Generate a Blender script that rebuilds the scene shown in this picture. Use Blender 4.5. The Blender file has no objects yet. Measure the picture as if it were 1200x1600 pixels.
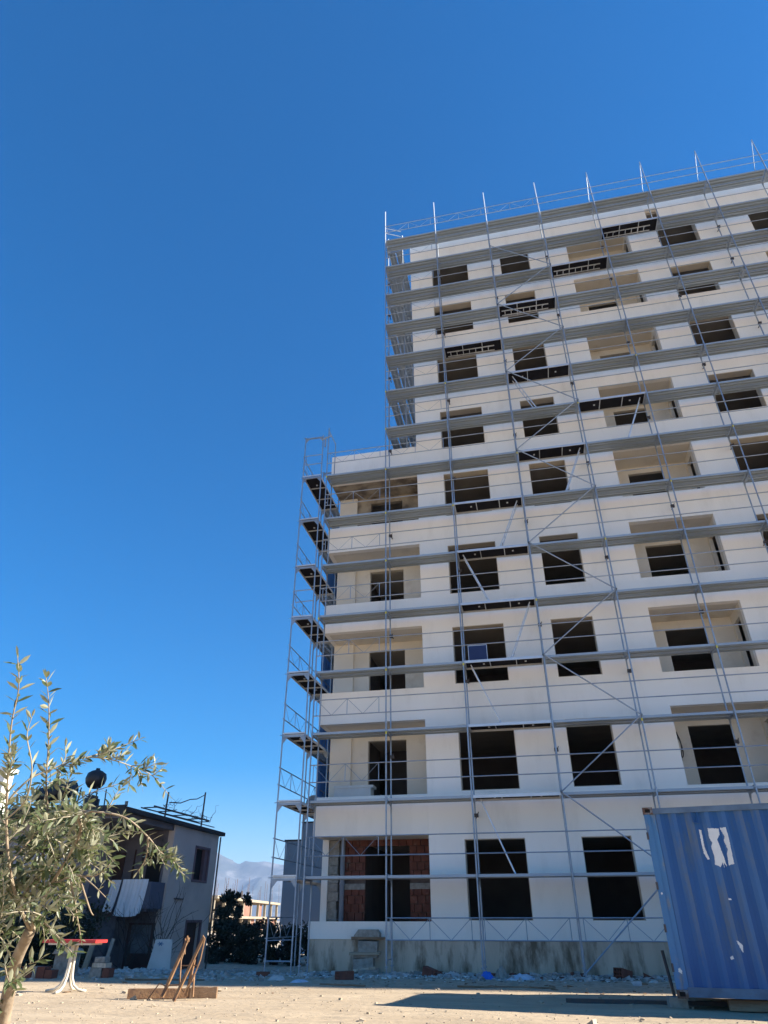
import bpy, bmesh, math, random
from mathutils import Vector, Matrix, noise
random.seed(7)
PI = math.pi
scene = bpy.context.scene
COL = scene.collection
# ------------------------------------------------------------------ camera
cam_d = bpy.data.cameras.new("camera"); cam = bpy.data.objects.new("camera", cam_d); COL.objects.link(cam)
yaw, pitch, roll = -0.21286, 0.55382, 0.0003
cy, sy, cp, sp = math.cos(yaw), math.sin(yaw), math.cos(pitch), math.sin(pitch)
fw = Vector((sy*cp, cy*cp, sp)); rt = Vector((cy, -sy, 0)); up = rt.cross(fw)
rr, uu = rt*math.cos(roll)+up*math.sin(roll), up*math.cos(roll)-rt*math.sin(roll)
cam.matrix_world = Matrix(((rr.x, uu.x, -fw.x, 4.3796), (rr.y, uu.y, -fw.y, -20.5732), (rr.z, uu.z, -fw.z, 0.9249), (0, 0, 0, 1)))
cam_d.sensor_fit = 'VERTICAL'; cam_d.sensor_height = 24.0; cam_d.lens = 24.0*1032/1600
cam_d.clip_start = 0.05; cam_d.clip_end = 30000
scene.camera = cam
# ------------------------------------------------------------------ sky, sun, exposure
SUN_DIR = Vector((1.67, 0.15, 1.0)).normalized()
elev = math.asin(SUN_DIR.z); azim = math.atan2(SUN_DIR.x, SUN_DIR.y)
world = bpy.data.worlds.new("World"); scene.world = world; world.use_nodes = True
nt = world.node_tree; nt.nodes.clear()
sky = nt.nodes.new("ShaderNodeTexSky"); sky.sky_type = 'NISHITA'; sky.sun_disc = False
sky.sun_elevation = elev; sky.sun_rotation = azim; sky.altitude = 0; sky.air_density = 1.0; sky.dust_density = 0.1; sky.ozone_density = 4.0
bg = nt.nodes.new("ShaderNodeBackground"); bg.inputs[1].default_value = 0.12
wo = nt.nodes.new("ShaderNodeOutputWorld")
hs = nt.nodes.new("ShaderNodeHueSaturation"); hs.inputs["Saturation"].default_value = 1.84; hs.inputs["Hue"].default_value = 0.508; hs.inputs["Value"].default_value = 0.655
gm = nt.nodes.new("ShaderNodeGamma"); gm.inputs[1].default_value = 0.8; nt.links.new(sky.outputs[0], gm.inputs[0]); nt.links.new(gm.outputs[0], hs.inputs["Color"]); nt.links.new(hs.outputs[0], bg.inputs[0]); nt.links.new(bg.outputs[0], wo.inputs[0])
sun_d = bpy.data.lights.new("sun", 'SUN'); sun_d.energy = 4.5; sun_d.angle = math.radians(0.5); sun_d.color = (1.0, 0.93, 0.82)
sun = bpy.data.objects.new("sun", sun_d); COL.objects.link(sun)
sun.rotation_euler = SUN_DIR.to_track_quat('Z', 'Y').to_euler(); sun.location = (40, 0, 60)
scene.view_settings.view_transform = 'Standard'; scene.view_settings.look = 'None'
scene.view_settings.exposure = 1.65; scene.view_settings.gamma = 1.0; scene.view_settings.use_curve_mapping = False
scene.cycles.max_bounces = 7; scene.cycles.diffuse_bounces = 4; scene.cycles.volume_bounces = 1
# ------------------------------------------------------------------ materials
def mat(name, c1, c2=None, scale=4, rough=0.8, metal=0.0, bump=0.0, bscale=40, stretch=(1, 1, 1), ramp=(0.35, 0.7), c3=None, s3=0.6, r3=(0.5, 0.7), bd=0.02, spec=0.5):
    m = bpy.data.materials.new(name); m.use_nodes = True; t = m.node_tree; N = t.nodes; L = t.links
    b = N["Principled BSDF"]; b.inputs["Roughness"].default_value = rough; b.inputs["Metallic"].default_value = metal
    b.inputs["Specular IOR Level"].default_value = spec
    tc = N.new("ShaderNodeTexCoord"); mp = N.new("ShaderNodeMapping"); mp.inputs["Scale"].default_value = stretch
    geo = N.new("ShaderNodeNewGeometry"); L.new(geo.outputs["Position"], mp.inputs[0])
    if c2 is None: c2 = tuple(x*0.85 for x in c1)
    n = N.new("ShaderNodeTexNoise"); n.inputs["Scale"].default_value = scale; n.inputs["Detail"].default_value = 6; L.new(mp.outputs[0], n.inputs[0])
    r = N.new("ShaderNodeValToRGB"); r.color_ramp.elements[0].position = ramp[0]; r.color_ramp.elements[1].position = ramp[1]
    r.color_ramp.elements[0].color = (*c1, 1); r.color_ramp.elements[1].color = (*c2, 1); L.new(n.outputs[0], r.inputs[0])
    out = r.outputs[0]
    if c3:
        n3 = N.new("ShaderNodeTexNoise"); n3.inputs["Scale"].default_value = s3; n3.inputs["Detail"].default_value = 8; n3.inputs["Roughness"].default_value = 0.65; L.new(mp.outputs[0], n3.inputs[0])
        r3n = N.new("ShaderNodeMapRange"); r3n.inputs[1].default_value = r3[0]; r3n.inputs[2].default_value = r3[1]; L.new(n3.outputs[0], r3n.inputs[0])
        mx = N.new("ShaderNodeMix"); mx.data_type = 'RGBA'; L.new(r3n.outputs[0], mx.inputs[0]); L.new(out, mx.inputs[6]); mx.inputs[7].default_value = (*c3, 1); out = mx.outputs[2]
    L.new(out, b.inputs["Base Color"])
    if bump:
        nb = N.new("ShaderNodeTexNoise"); nb.inputs["Scale"].default_value = bscale; nb.inputs["Detail"].default_value = 5; L.new(mp.outputs[0], nb.inputs[0])
        bp = N.new("ShaderNodeBump"); bp.inputs["Strength"].default_value = bump; bp.inputs["Distance"].default_value = bd; L.new(nb.outputs[0], bp.inputs["Height"]); L.new(bp.outputs[0], b.inputs["Normal"])
    return m
M = {}
M['sand'] = mat('sandy_ground', (0.495, 0.39, 0.265), (0.39, 0.30, 0.20), 0.9, 0.95, bump=1.0, bscale=14, c3=(0.33, 0.265, 0.19), s3=3.4, r3=(0.50, 0.72), stretch=(0.45, 1.5, 1), bd=0.035, spec=0.2)
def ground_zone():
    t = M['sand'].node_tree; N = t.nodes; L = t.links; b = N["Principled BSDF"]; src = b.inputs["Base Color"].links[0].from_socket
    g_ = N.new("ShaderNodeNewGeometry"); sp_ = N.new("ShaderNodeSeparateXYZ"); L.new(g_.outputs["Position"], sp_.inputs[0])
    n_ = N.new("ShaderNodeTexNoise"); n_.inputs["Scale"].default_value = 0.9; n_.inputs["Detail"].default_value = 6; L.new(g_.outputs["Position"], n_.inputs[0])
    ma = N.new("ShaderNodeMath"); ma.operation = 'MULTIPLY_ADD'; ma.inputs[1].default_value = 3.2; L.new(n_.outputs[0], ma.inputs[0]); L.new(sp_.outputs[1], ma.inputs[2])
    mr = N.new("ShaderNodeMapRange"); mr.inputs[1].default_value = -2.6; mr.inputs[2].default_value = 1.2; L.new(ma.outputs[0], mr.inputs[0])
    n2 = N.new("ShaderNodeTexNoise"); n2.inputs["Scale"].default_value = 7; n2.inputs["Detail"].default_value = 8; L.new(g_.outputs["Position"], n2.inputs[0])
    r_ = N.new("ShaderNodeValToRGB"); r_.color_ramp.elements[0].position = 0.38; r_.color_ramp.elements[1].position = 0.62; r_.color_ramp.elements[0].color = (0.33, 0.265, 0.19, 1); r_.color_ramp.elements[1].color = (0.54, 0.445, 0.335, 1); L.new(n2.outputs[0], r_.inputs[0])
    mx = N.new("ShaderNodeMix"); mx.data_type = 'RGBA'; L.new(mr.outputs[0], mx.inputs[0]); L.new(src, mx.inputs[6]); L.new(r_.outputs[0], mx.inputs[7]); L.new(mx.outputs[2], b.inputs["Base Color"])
ground_zone()   # sandy yard; shaded strip's look put into the colour towards the plinth and house
M['facade'] = mat('facade_plaster', (0.94, 0.885, 0.80), (0.91, 0.85, 0.765), 0.7, 0.9, bump=0.2, bscale=45, bd=0.006, c3=(0.80, 0.745, 0.66), s3=0.9, r3=(0.52, 0.8), stretch=(1.6, 1, 0.45), spec=0.25)
M['reveal'] = mat('reveal_plaster', (0.62, 0.55, 0.44), (0.54, 0.47, 0.37), 2, 0.9, bump=0.1)
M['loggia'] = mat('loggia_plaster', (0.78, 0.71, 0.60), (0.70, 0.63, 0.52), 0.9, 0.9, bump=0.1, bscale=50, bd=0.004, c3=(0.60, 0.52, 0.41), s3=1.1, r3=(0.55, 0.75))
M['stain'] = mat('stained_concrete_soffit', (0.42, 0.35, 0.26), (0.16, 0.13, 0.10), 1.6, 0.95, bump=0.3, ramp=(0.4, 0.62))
M['slab'] = mat('slab_concrete', (0.36, 0.32, 0.27), (0.28, 0.25, 0.21), 1.5, 0.95)
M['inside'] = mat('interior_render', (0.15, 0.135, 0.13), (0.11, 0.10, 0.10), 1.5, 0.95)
M['conc'] = mat('raw_concrete', (0.66, 0.55, 0.42), (0.48, 0.40, 0.30), 1.1, 0.92, bump=0.5, bscale=18, stretch=(1.8, 1, 0.5), ramp=(0.35, 0.68), c3=(0.17, 0.13, 0.085), s3=1.5, r3=(0.48, 0.66))
M['rough'] = mat('rough_concrete', (0.36, 0.33, 0.28), (0.22, 0.20, 0.17), 9, 0.95, bump=0.8, bscale=25)
M['brick'] = mat('clay_brick', (0.20, 0.068, 0.042), (0.12, 0.042, 0.030), 5, 0.9, bump=0.4, bscale=50, c3=(0.24, 0.17, 0.13), s3=3.5, r3=(0.58, 0.72))
M['mortar'] = mat('mortar', (0.16, 0.11, 0.085), (0.10, 0.07, 0.055), 8, 0.95, bump=0.4)
M['steel'] = mat('galvanised_steel', (0.36, 0.41, 0.47), (0.26, 0.30, 0.35), 3, 0.45, metal=0.5, bump=0.05)
M['deck'] = mat('galvanised_deck', (0.36, 0.42, 0.475), (0.31, 0.365, 0.415), 0.8, 0.5, metal=0.25, stretch=(0.8, 1.2, 1.2), c3=(0.40, 0.41, 0.41), s3=1.6, r3=(0.6, 0.8))
M['ply'] = mat('dark_plywood', (0.014, 0.013, 0.016), (0.010, 0.009, 0.011), 3, 0.9, spec=0.1)
M['alu'] = mat('aluminium', (0.66, 0.68, 0.70), (0.55, 0.57, 0.60), 3, 0.38, metal=0.4)
M['yellow'] = mat('yellow_label', (0.75, 0.62, 0.06), None, 3, 0.6)
M['dark'] = mat('dark_steel', (0.05, 0.05, 0.055), (0.09, 0.06, 0.045), 12, 0.6)
M['net'] = mat('blue_net', (0.12, 0.36, 0.85), (0.08, 0.26, 0.68), 2, 0.85, bump=0.5, bscale=5, stretch=(1, 3, 0.3), bd=0.05)
M['cont'] = mat('container_blue', (0.009, 0.090, 0.27), (0.006, 0.066, 0.21), 1.3, 0.55, bump=0.12, bscale=9, bd=0.01, stretch=(1, 1, 0.35), c3=(0.06, 0.11, 0.17), s3=2.6, r3=(0.56, 0.76))
M['contwornlit'] = mat('worn_lit_container_blue', (0.045, 0.135, 0.30), (0.018, 0.10, 0.28), 1.6, 0.6, bump=0.15, bscale=12, bd=0.008, stretch=(1, 1, 0.3), c3=(0.125, 0.15, 0.17), s3=2.6, r3=(0.48, 0.7))
M['cpost'] = mat('container_post_blue', (0.055, 0.19, 0.38), (0.045, 0.15, 0.31), 2, 0.5, bump=0.15, bscale=14, stretch=(2, 2, 0.5), c3=(0.20, 0.21, 0.21), s3=3.2, r3=(0.55, 0.68))
M['crail'] = mat('container_rail_greyblue', (0.12, 0.19, 0.27), (0.07, 0.11, 0.17), 4, 0.6, bump=0.2, bscale=20, c3=(0.18, 0.12, 0.09), s3=5, r3=(0.62, 0.7))
M['rust'] = mat('rusty_steel', (0.16, 0.085, 0.055), (0.085, 0.05, 0.04), 14, 0.85, bump=0.5, c3=(0.22, 0.22, 0.22), s3=9, r3=(0.5, 0.62))
M['white'] = mat('white_vinyl', (0.80, 0.79, 0.74), (0.72, 0.70, 0.66), 6, 0.6)
M['timber'] = mat('old_timber', (0.27, 0.16, 0.085), (0.17, 0.10, 0.055), 3, 0.85, bump=0.5, bscale=30, stretch=(0.4, 3, 3), c3=(0.36, 0.25, 0.16), s3=2, r3=(0.5, 0.7))
M['timber2'] = mat('rusty_brown_wood', (0.30, 0.165, 0.075), (0.19, 0.095, 0.045), 6, 0.7, bump=0.4, bscale=40, c3=(0.12, 0.06, 0.035), s3=8, r3=(0.52, 0.66))
M['red'] = mat('red_paint', (0.52, 0.035, 0.03), (0.40, 0.03, 0.03), 5, 0.5)
M['cream'] = mat('cream_metal', (0.62, 0.56, 0.45), (0.52, 0.46, 0.36), 5, 0.5)
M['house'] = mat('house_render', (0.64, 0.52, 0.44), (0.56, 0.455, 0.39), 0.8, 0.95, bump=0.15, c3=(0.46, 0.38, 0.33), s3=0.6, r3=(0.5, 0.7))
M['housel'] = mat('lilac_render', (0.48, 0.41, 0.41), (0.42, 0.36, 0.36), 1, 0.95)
M['housed'] = mat('shaded_render', (0.19, 0.165, 0.17), (0.15, 0.13, 0.135), 1, 0.95, c3=(0.035, 0.034, 0.04), s3=1.4, r3=(0.5, 0.7))  # house front and soffit, the overhang's shade put into the render colour
M['balc'] = mat('slate_parapet', (0.12, 0.125, 0.165), (0.10, 0.105, 0.14), 1, 0.9)
M['roof'] = mat('dark_roof', (0.030, 0.028, 0.030), (0.05, 0.045, 0.045), 2, 0.9, bump=0.3)
M['black'] = mat('dark_opening', (0.008, 0.008, 0.009), (0.012, 0.011, 0.012), 2, 0.9)
M['shutter'] = mat('brown_shutter', (0.075, 0.035, 0.028), (0.055, 0.026, 0.022), 8, 0.7)
M['pink'] = mat('pink_frame', (0.20, 0.12, 0.125), (0.17, 0.10, 0.105), 4, 0.8)
M['sheet'] = mat('white_cotton', (0.82, 0.80, 0.80), (0.76, 0.74, 0.75), 2, 0.95)
M['grey'] = mat('slate_wall', (0.25, 0.265, 0.29), (0.22, 0.235, 0.26), 0.7, 0.9)
M['pale'] = mat('pale_wall', (0.34, 0.40, 0.48), (0.28, 0.34, 0.42), 0.7, 0.9)
M['bark'] = mat('olive_bark', (0.36, 0.28, 0.19), (0.23, 0.17, 0.115), 22, 0.9, bump=0.6, bscale=60, bd=0.006, stretch=(1, 1, 0.35))
M['twig'] = mat('olive_twig', (0.42, 0.36, 0.26), (0.30, 0.26, 0.18), 30, 0.8)
M['chip'] = mat('grey_chips', (0.50, 0.48, 0.45), (0.26, 0.24, 0.21), 3, 0.95, ramp=(0.4, 0.6))
M['chipw'] = mat('white_chips', (0.52, 0.50, 0.47), (0.36, 0.35, 0.33), 5, 0.9)
M['stone'] = mat('pebbles', (0.44, 0.355, 0.25), (0.33, 0.26, 0.18), 6, 0.95, ramp=(0.4, 0.6))
M['bluebag'] = mat('blue_plastic', (0.02, 0.10, 0.50), (0.03, 0.16, 0.60), 6, 0.35)
M['palebag'] = mat('pale_plastic', (0.55, 0.60, 0.68), (0.42, 0.47, 0.56), 8, 0.4, bump=0.5, bscale=12)
M['rock'] = mat('mountain_rock', (0.12, 0.12, 0.12), (0.06, 0.07, 0.06), 0.004, 0.95, c3=(0.19, 0.185, 0.18), s3=0.006, r3=(0.5, 0.62))
M['tank'] = mat('black_tank', (0.02, 0.02, 0.024), None, 3, 0.5)
M['branch'] = mat('bare_branch', (0.06, 0.05, 0.045), None, 8, 0.9)
M['fgreen'] = mat('dark_evergreen', (0.014, 0.020, 0.010), (0.030, 0.040, 0.018), 1.5, 0.7)
M['warm'] = mat('warm_concrete', (0.36, 0.30, 0.215), (0.27, 0.225, 0.16), 0.4, 0.9)  # even warm tan concrete colour
M['farbrick'] = mat('far_brick', (0.30, 0.15, 0.10), (0.20, 0.10, 0.07), 0.8, 0.9)
M['glass'] = mat('dull_glass', (0.16, 0.18, 0.19), (0.10, 0.11, 0.12), 3, 0.2)
M['skyblue'] = mat('blue_mark', (0.05, 0.16, 0.30), None, 3, 0.7)
M['trough'] = mat('pale_grey_plastic', (0.55, 0.56, 0.54), (0.47, 0.48, 0.46), 3, 0.6)
def leafmat():
    m = bpy.data.materials.new('olive_leaf'); m.use_nodes = True; t = m.node_tree; N = t.nodes; L = t.links
    b = N["Principled BSDF"]; b.inputs["Roughness"].default_value = 0.42
    g = N.new("ShaderNodeNewGeometry"); mx = N.new("ShaderNodeMix"); mx.data_type = 'RGBA'
    mx.inputs[6].default_value = (0.070, 0.092, 0.036, 1); mx.inputs[7].default_value = (0.33, 0.33, 0.23, 1)
    L.new(g.outputs["Backfacing"], mx.inputs[0])
    n = N.new("ShaderNodeTexNoise"); n.inputs["Scale"].default_value = 14; L.new(g.outputs["Position"], n.inputs[0])
    h = N.new("ShaderNodeHueSaturation"); mr = N.new("ShaderNodeMapRange"); mr.inputs[3].default_value = 0.6; mr.inputs[4].default_value = 1.5
    L.new(n.outputs[0], mr.inputs[0]); L.new(mr.outputs[0], h.inputs["Value"]); L.new(mx.outputs[2], h.inputs["Color"]); L.new(h.outputs[0], b.inputs["Base Color"])
    b.inputs["Subsurface Weight"].default_value = 0.0
    tr = N.new("ShaderNodeBsdfTranslucent"); tr.inputs[0].default_value = (0.22, 0.26, 0.08, 1); ms = N.new("ShaderNodeMixShader"); ms.inputs[0].default_value = 0.22
    L.new(b.outputs[0], ms.inputs[1]); L.new(tr.outputs[0], ms.inputs[2]); L.new(ms.outputs[0], N["Material Output"].inputs[0])
    return m
M['leaf'] = leafmat()
# ------------------------------------------------------------------ mesh helpers
class MB:
    def __init__(s): s.v = []; s.f = []
    def add(s, vs, fs):
        o = len(s.v); s.v += [tuple(p) for p in vs]; s.f += [tuple(i+o for i in f) for f in fs]; return s
    def box(s, a, b, X=None):
        (x0, y0, z0), (x1, y1, z1) = a, b
        vs = [Vector(p) for p in ((x0,y0,z0),(x1,y0,z0),(x1,y1,z0),(x0,y1,z0),(x0,y0,z1),(x1,y0,z1),(x1,y1,z1),(x0,y1,z1))]
        if X is not None: vs = [X @ p for p in vs]
        return s.add(vs, [(0,3,2,1),(4,5,6,7),(0,1,5,4),(1,2,6,5),(2,3,7,6),(3,0,4,7)])
    def tube(s, a, b, r, r2=None, n=8, caps=True):
        a = Vector(a); b = Vector(b); r2 = r if r2 is None else r2
        d = (b-a).normalized(); q = d.to_track_quat('Z', 'Y'); u = q @ Vector((1,0,0)); w = q @ Vector((0,1,0))
        vs = []
        for c, rad in ((a, r), (b, r2)):
            for i in range(n):
                t = 2*PI*i/n; vs.append(c + u*math.cos(t)*rad + w*math.sin(t)*rad)
        fs = [(i, (i+1) % n, n+(i+1) % n, n+i) for i in range(n)]
        if caps: fs += [tuple(range(n-1, -1, -1)), tuple(range(n, 2*n))]
        return s.add(vs, fs)
    def path(s, pts, r0, r1=None, n=6):
        r1 = r0 if r1 is None else r1; pts = [Vector(p) for p in pts]; N = len(pts); rings = []
        prev = None
        for i, p in enumerate(pts):
            d = (pts[min(i+1, N-1)]-pts[max(i-1, 0)]).normalized()
            if prev is None: u = d.orthogonal().normalized()
            else: u = (prev - d*prev.dot(d)).normalized()
            prev = u; w = d.cross(u); r = r0+(r1-r0)*i/(N-1)
            rings.append([p+u*math.cos(2*PI*k/n)*r+w*math.sin(2*PI*k/n)*r for k in range(n)])
        vs = [q for R in rings for q in R]; fs = []
        for i in range(N-1):
            for k in range(n): fs.append((i*n+k, i*n+(k+1) % n, (i+1)*n+(k+1) % n, (i+1)*n+k))
        fs += [tuple(range(n-1, -1, -1)), tuple(range((N-1)*n, N*n))]
        return s.add(vs, fs)
    def prism(s, poly, a, b, axis='y'):
        n = len(poly)
        def P(p, t): return (p[0], t, p[1]) if axis == 'y' else ((t, p[0], p[1]) if axis == 'x' else (p[0], p[1], t))
        return s.add([P(p, a) for p in poly]+[P(p, b) for p in poly], [tuple(range(n)), tuple(range(2*n-1, n-1, -1))]+[(i, n+i, n+(i+1) % n, (i+1) % n) for i in range(n)])
    def mesh(s, name, m, smooth=False):
        me = bpy.data.meshes.new(name); me.from_pydata(s.v, [], s.f); me.validate()
        bm = bmesh.new(); bm.from_mesh(me); bmesh.ops.recalc_face_normals(bm, faces=bm.faces); bm.to_mesh(me); bm.free()
        me.materials.append(M[m] if isinstance(m, str) else m)
        if smooth: me.polygons.foreach_set('use_smooth', [True]*len(me.polygons))
        return me
    def build(s, name, m, parent=None, loc=None, smooth=False, label=None, kind=None):
        return put(name, s.mesh(name, m, smooth), parent, loc, label, kind)
def put(name, me, parent=None, loc=None, label=None, kind=None, rot=None, scale=None):
    o = bpy.data.objects.new(name, me); COL.objects.link(o)
    if parent is not None:
        o.parent = parent
        if loc is None: o.matrix_parent_inverse = Matrix.Translation(parent.location).inverted() if parent.type == 'EMPTY' and not parent.parent else Matrix()
    if loc is not None: o.location = loc
    if rot is not None: o.rotation_euler = rot
    if scale is not None: o.scale = scale
    if label: o['label'] = label
    if kind: o['kind'] = kind
    return o
def thing(name, label, cat, loc=(0, 0, 0), rz=0, group=None):
    o = bpy.data.objects.new(name, None); COL.objects.link(o); o.location = loc; o.rotation_euler = (0, 0, rz)
    o.empty_display_size = 0.2; o['label'] = label; o['category'] = cat
    if group: o['group'] = group
    return o
def tag(o, label, cat, group=None):
    o['label'] = label; o['category'] = cat
    if group: o['group'] = group
    return o
# parts of a thing whose Empty is at the world origin-based location: pass world coordinates (loc=None)
G0 = -0.32
# ------------------------------------------------------------------ ground
def gz(x, y):
    t = 0.0
    if y > 1: t = min(1, (y-1)/4.5)*min(1, max(0, (-2.6-x)/0.8))
    z = G0-0.45*t*t*(3-2*t)
    d = math.hypot(x-3, y+8)
    if d < 40: z += 0.026*noise.noise(Vector((x*0.5, y*0.9, 0)))+0.012*noise.noise(Vector((x*2.1, y*3.3, 5)))
    return z
def axis_pts(near0, near1, step, far):
    a = []; x = near0
    while x <= near1: a.append(x); x += step
    s = step; x = near1
    while x < far: s *= 1.35; x += s; a.append(min(x, far))
    s = step; x = near0
    while x > -far: s *= 1.35; x -= s; a.insert(0, max(x, -far))
    return a
xs = axis_pts(-16, 12, 0.22, 7800); ys = axis_pts(-22, 8, 0.2, 7800)
g = MB(); g.v = [(x, y, gz(x, y)) for y in ys for x in xs]; nx = len(xs)
g.f = [(j*nx+i, j*nx+i+1, (j+1)*nx+i+1, (j+1)*nx+i) for j in range(len(ys)-1) for i in range(nx-1)]
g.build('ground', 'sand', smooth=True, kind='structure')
# ------------------------------------------------------------------ mountain
prof = [(-9000, 250), (-5200, 420), (-3900, 440), (-3200, 520), (-2950, 510), (-2790, 505), (-2751, 490), (-2700, 462), (-2650, 448), (-2600, 418), (-2564, 412), (-2520, 436), (-2450, 428), (-2361, 436), (-2250, 418), (-2185, 400), (-1900, 360), (-1000, 300), (1500, 330), (4500, 240), (8000, 120)]
def pz(x):
    for (a, za), (b, zb) in zip(prof, prof[1:]):
        if a <= x <= b: return za+(zb-za)*(x-a)/(b-a)
    return 100
mt = MB(); nxm, nym = 520, 26
for j in range(nym):
    for i in range(nxm):
        x = -7600+i*12500/(nxm-1); y = 4600+j*100; t = j/14 if j <= 14 else max(0, 1-(j-14)/11*0.9)
        z = pz(x*6000/y if y > 0 else x)*(y/6000)*t**1.3
        z += t*60*(noise.fractal(Vector((x*0.004, y*0.003, 1)), 0.7, 2.1, 6))*(1.0 if j < 13 else 0.25)
        mt.v.append((x, y, max(-0.8, z) if j else -0.9))
mt.f = [(j*nxm+i, j*nxm+i+1, (j+1)*nxm+i+1, (j+1)*nxm+i) for j in range(nym-1) for i in range(nxm-1)]
mt.build('mountain', 'rock', smooth=True, kind='structure')
# ------------------------------------------------------------------ apartment building
XR, YB = 61.0, 24.0; XT, XW = 1.08, -2.52; ZT, ZW = 30.45, 17.58
B = thing('apartment_building', 'unfinished white nine-storey apartment block with empty window openings behind grey scaffolding', 'building', (XW, 1, G0))
sill = [0.92, 4.28, 7.58, 10.83, 14.08, 17.33, 20.58, 23.83, 27.08]
head = [2.96, 6.25, 9.57, 12.78, 16.02, 19.23, 22.45, 25.68, 28.9]
rsill = [0.92, 4.23, 7.53, 10.79, 14.06, 17.32, 20.56, 23.81, 27.05]
rhead = [3.12, 6.48, 9.71, 12.98, 16.21, 19.41, 22.65, 25.95, 29.15]
WX = [(2.13, 3.89), (5.46, 6.83), (12.74, 14.42), (16.68, 18.25), (24.6, 26.3), (28.0, 29.6)]
RX = [(8.62, 11.44), (20.2, 23.0)]
ops = []
for k in range(9):
    for a, b in WX: ops.append((a, b, sill[k], head[k]))
    for a, b in RX:
        ops.append((a, b, rsill[k] if k else 0.92, rhead[k] if k else 2.96))
    if k < 5: ops.append((XW, 1.08, rsill[k] if k else 0.90, rhead[k]))
ops.append((12.5, 13.05, 29.3, 30.0))
for k in range(9):
    for a, b in ((35.0, 36.6), (39.0, 40.5), (46.0, 47.6), (50.0, 51.6), (56, 57.6)): ops.append((a, b, sill[k], head[k]))
def wall_grid(mb, x0, x1, z0, z1, y0, y1, openings, skip=None):
    X = sorted({x0, x1} | {v for o in openings for v in o[:2] if x0 <= v <= x1}); Z = sorted({z0, z1} | {v for o in openings for v in o[2:] if z0 <= v <= z1})
    def solid(i, j):
        if i < 0 or j < 0 or i >= len(X)-1 or j >= len(Z)-1: return False
        cx, cz = (X[i]+X[i+1])/2, (Z[j]+Z[j+1])/2
        if any(o[0] < cx < o[1] and o[2] < cz < o[3] for o in openings): return False
        return not (skip and skip(cx, cz))
    for i in range(len(X)-1):
        for j in range(len(Z)-1):
            if not solid(i, j): continue
            a, b, c, d = X[i], X[i+1], Z[j], Z[j+1]
            mb.add([(a, y0, c), (b, y0, c), (b, y0, d), (a, y0, d)], [(0, 1, 2, 3)]); mb.add([(a, y1, c), (b, y1, c), (b, y1, d), (a, y1, d)], [(3, 2, 1, 0)])
            if not solid(i-1, j): mb.add([(a, y0, c), (a, y1, c), (a, y1, d), (a, y0, d)], [(3, 2, 1, 0)])
            if not solid(i+1, j): mb.add([(b, y0, c), (b, y1, c), (b, y1, d), (b, y0, d)], [(0, 1, 2, 3)])
            if not solid(i, j-1): mb.add([(a, y0, c), (b, y0, c), (b, y1, c), (a, y1, c)], [(3, 2, 1, 0)])
            if not solid(i, j+1): mb.add([(a, y0, d), (b, y0, d), (b, y1, d), (a, y1, d)], [(0, 1, 2, 3)])
bands = [(0.47, rsill[0] - 0.02)]+[(rhead[k-1], rsill[k]) for k in range(1, 5)]+[(rhead[4], ZW)]
for c, d in bands:
    fw_ = MB(); fw_.box((XW, 1.0, c), (XT-0.002, 1.22, d)); fw_.build('balcony_parapet', 'facade', B)
fw_ = MB(); wall_grid(fw_, XT, XR, 0.47, ZT, 1.0, 1.22, [o for o in ops if o[0] > XW])
fw_.build('facade_wall', 'facade', B)
# concrete plinth with uneven top lip
pl = MB(); pl.box((XW+0.03, 1.03, -1.4), (XR, 1.4, 0.466)); pl.build('concrete_plinth', 'conc', B)
lip = MB(); x = 0.2
while x < 12:
    w = random.uniform(0.1, 0.35); h = random.uniform(0.008, 0.028); lip.box((x, 1.005, 0.466-h), (x+w*0.85, 1.029, 0.4695)); x += w
lip.build('plinth_edge', 'rough', B)
# linings of the openings, one per opening
for k in range(9):
    for (a, b) in WX:
        c, d = sill[k], head[k]; m = MB(); t = 0.018
        m.box((a, 1.012, c), (a+t, 1.34, d)); m.box((b-t, 1.012, c), (b, 1.34, d)); m.box((a+t, 1.012, d-t), (b-t, 1.34, d)); m.box((a+t, 1.012, c), (b-t, 1.34, c+t))
        m.build('window_opening', 'reveal', B)
# floors, partitions
slab_z = [rhead[k] for k in range(9)]
for k in range(9):
    z = slab_z[k]; x0 = XW+0.1 if k < 5 else XT+0.1
    s = MB(); s.box((XT+0.12 if k >= 5 else 1.2, 1.225, z+0.002), (XR-0.2, YB-0.2, z+0.24)); s.build('floor_slab', 'slab', B)
    if k < 5:
        s = MB(); s.box((XW+0.01, 1.02, z-0.002) if k else (XW+0.01, 1.02, z+0.003), (1.19, YB-0.2, z+0.24)); 
        # keep inside the front parapet
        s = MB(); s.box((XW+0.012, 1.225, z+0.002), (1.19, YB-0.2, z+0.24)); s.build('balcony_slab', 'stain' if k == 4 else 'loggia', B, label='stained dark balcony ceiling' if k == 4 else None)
s = MB(); s.box((XW+0.3, 1.45, -0.2), (XR-0.2, YB-0.2, 0.0)); s.build('floor_slab', 'slab', B)
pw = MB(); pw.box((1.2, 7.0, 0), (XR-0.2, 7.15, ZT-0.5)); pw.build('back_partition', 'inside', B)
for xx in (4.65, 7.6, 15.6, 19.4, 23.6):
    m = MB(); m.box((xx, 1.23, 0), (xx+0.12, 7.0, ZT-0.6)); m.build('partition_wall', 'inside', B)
m = MB(); m.box((1.10, 1.23, 0.0), (1.2, 7.0, ZT-0.6)); m.build('partition_wall', 'loggia', B)
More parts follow.
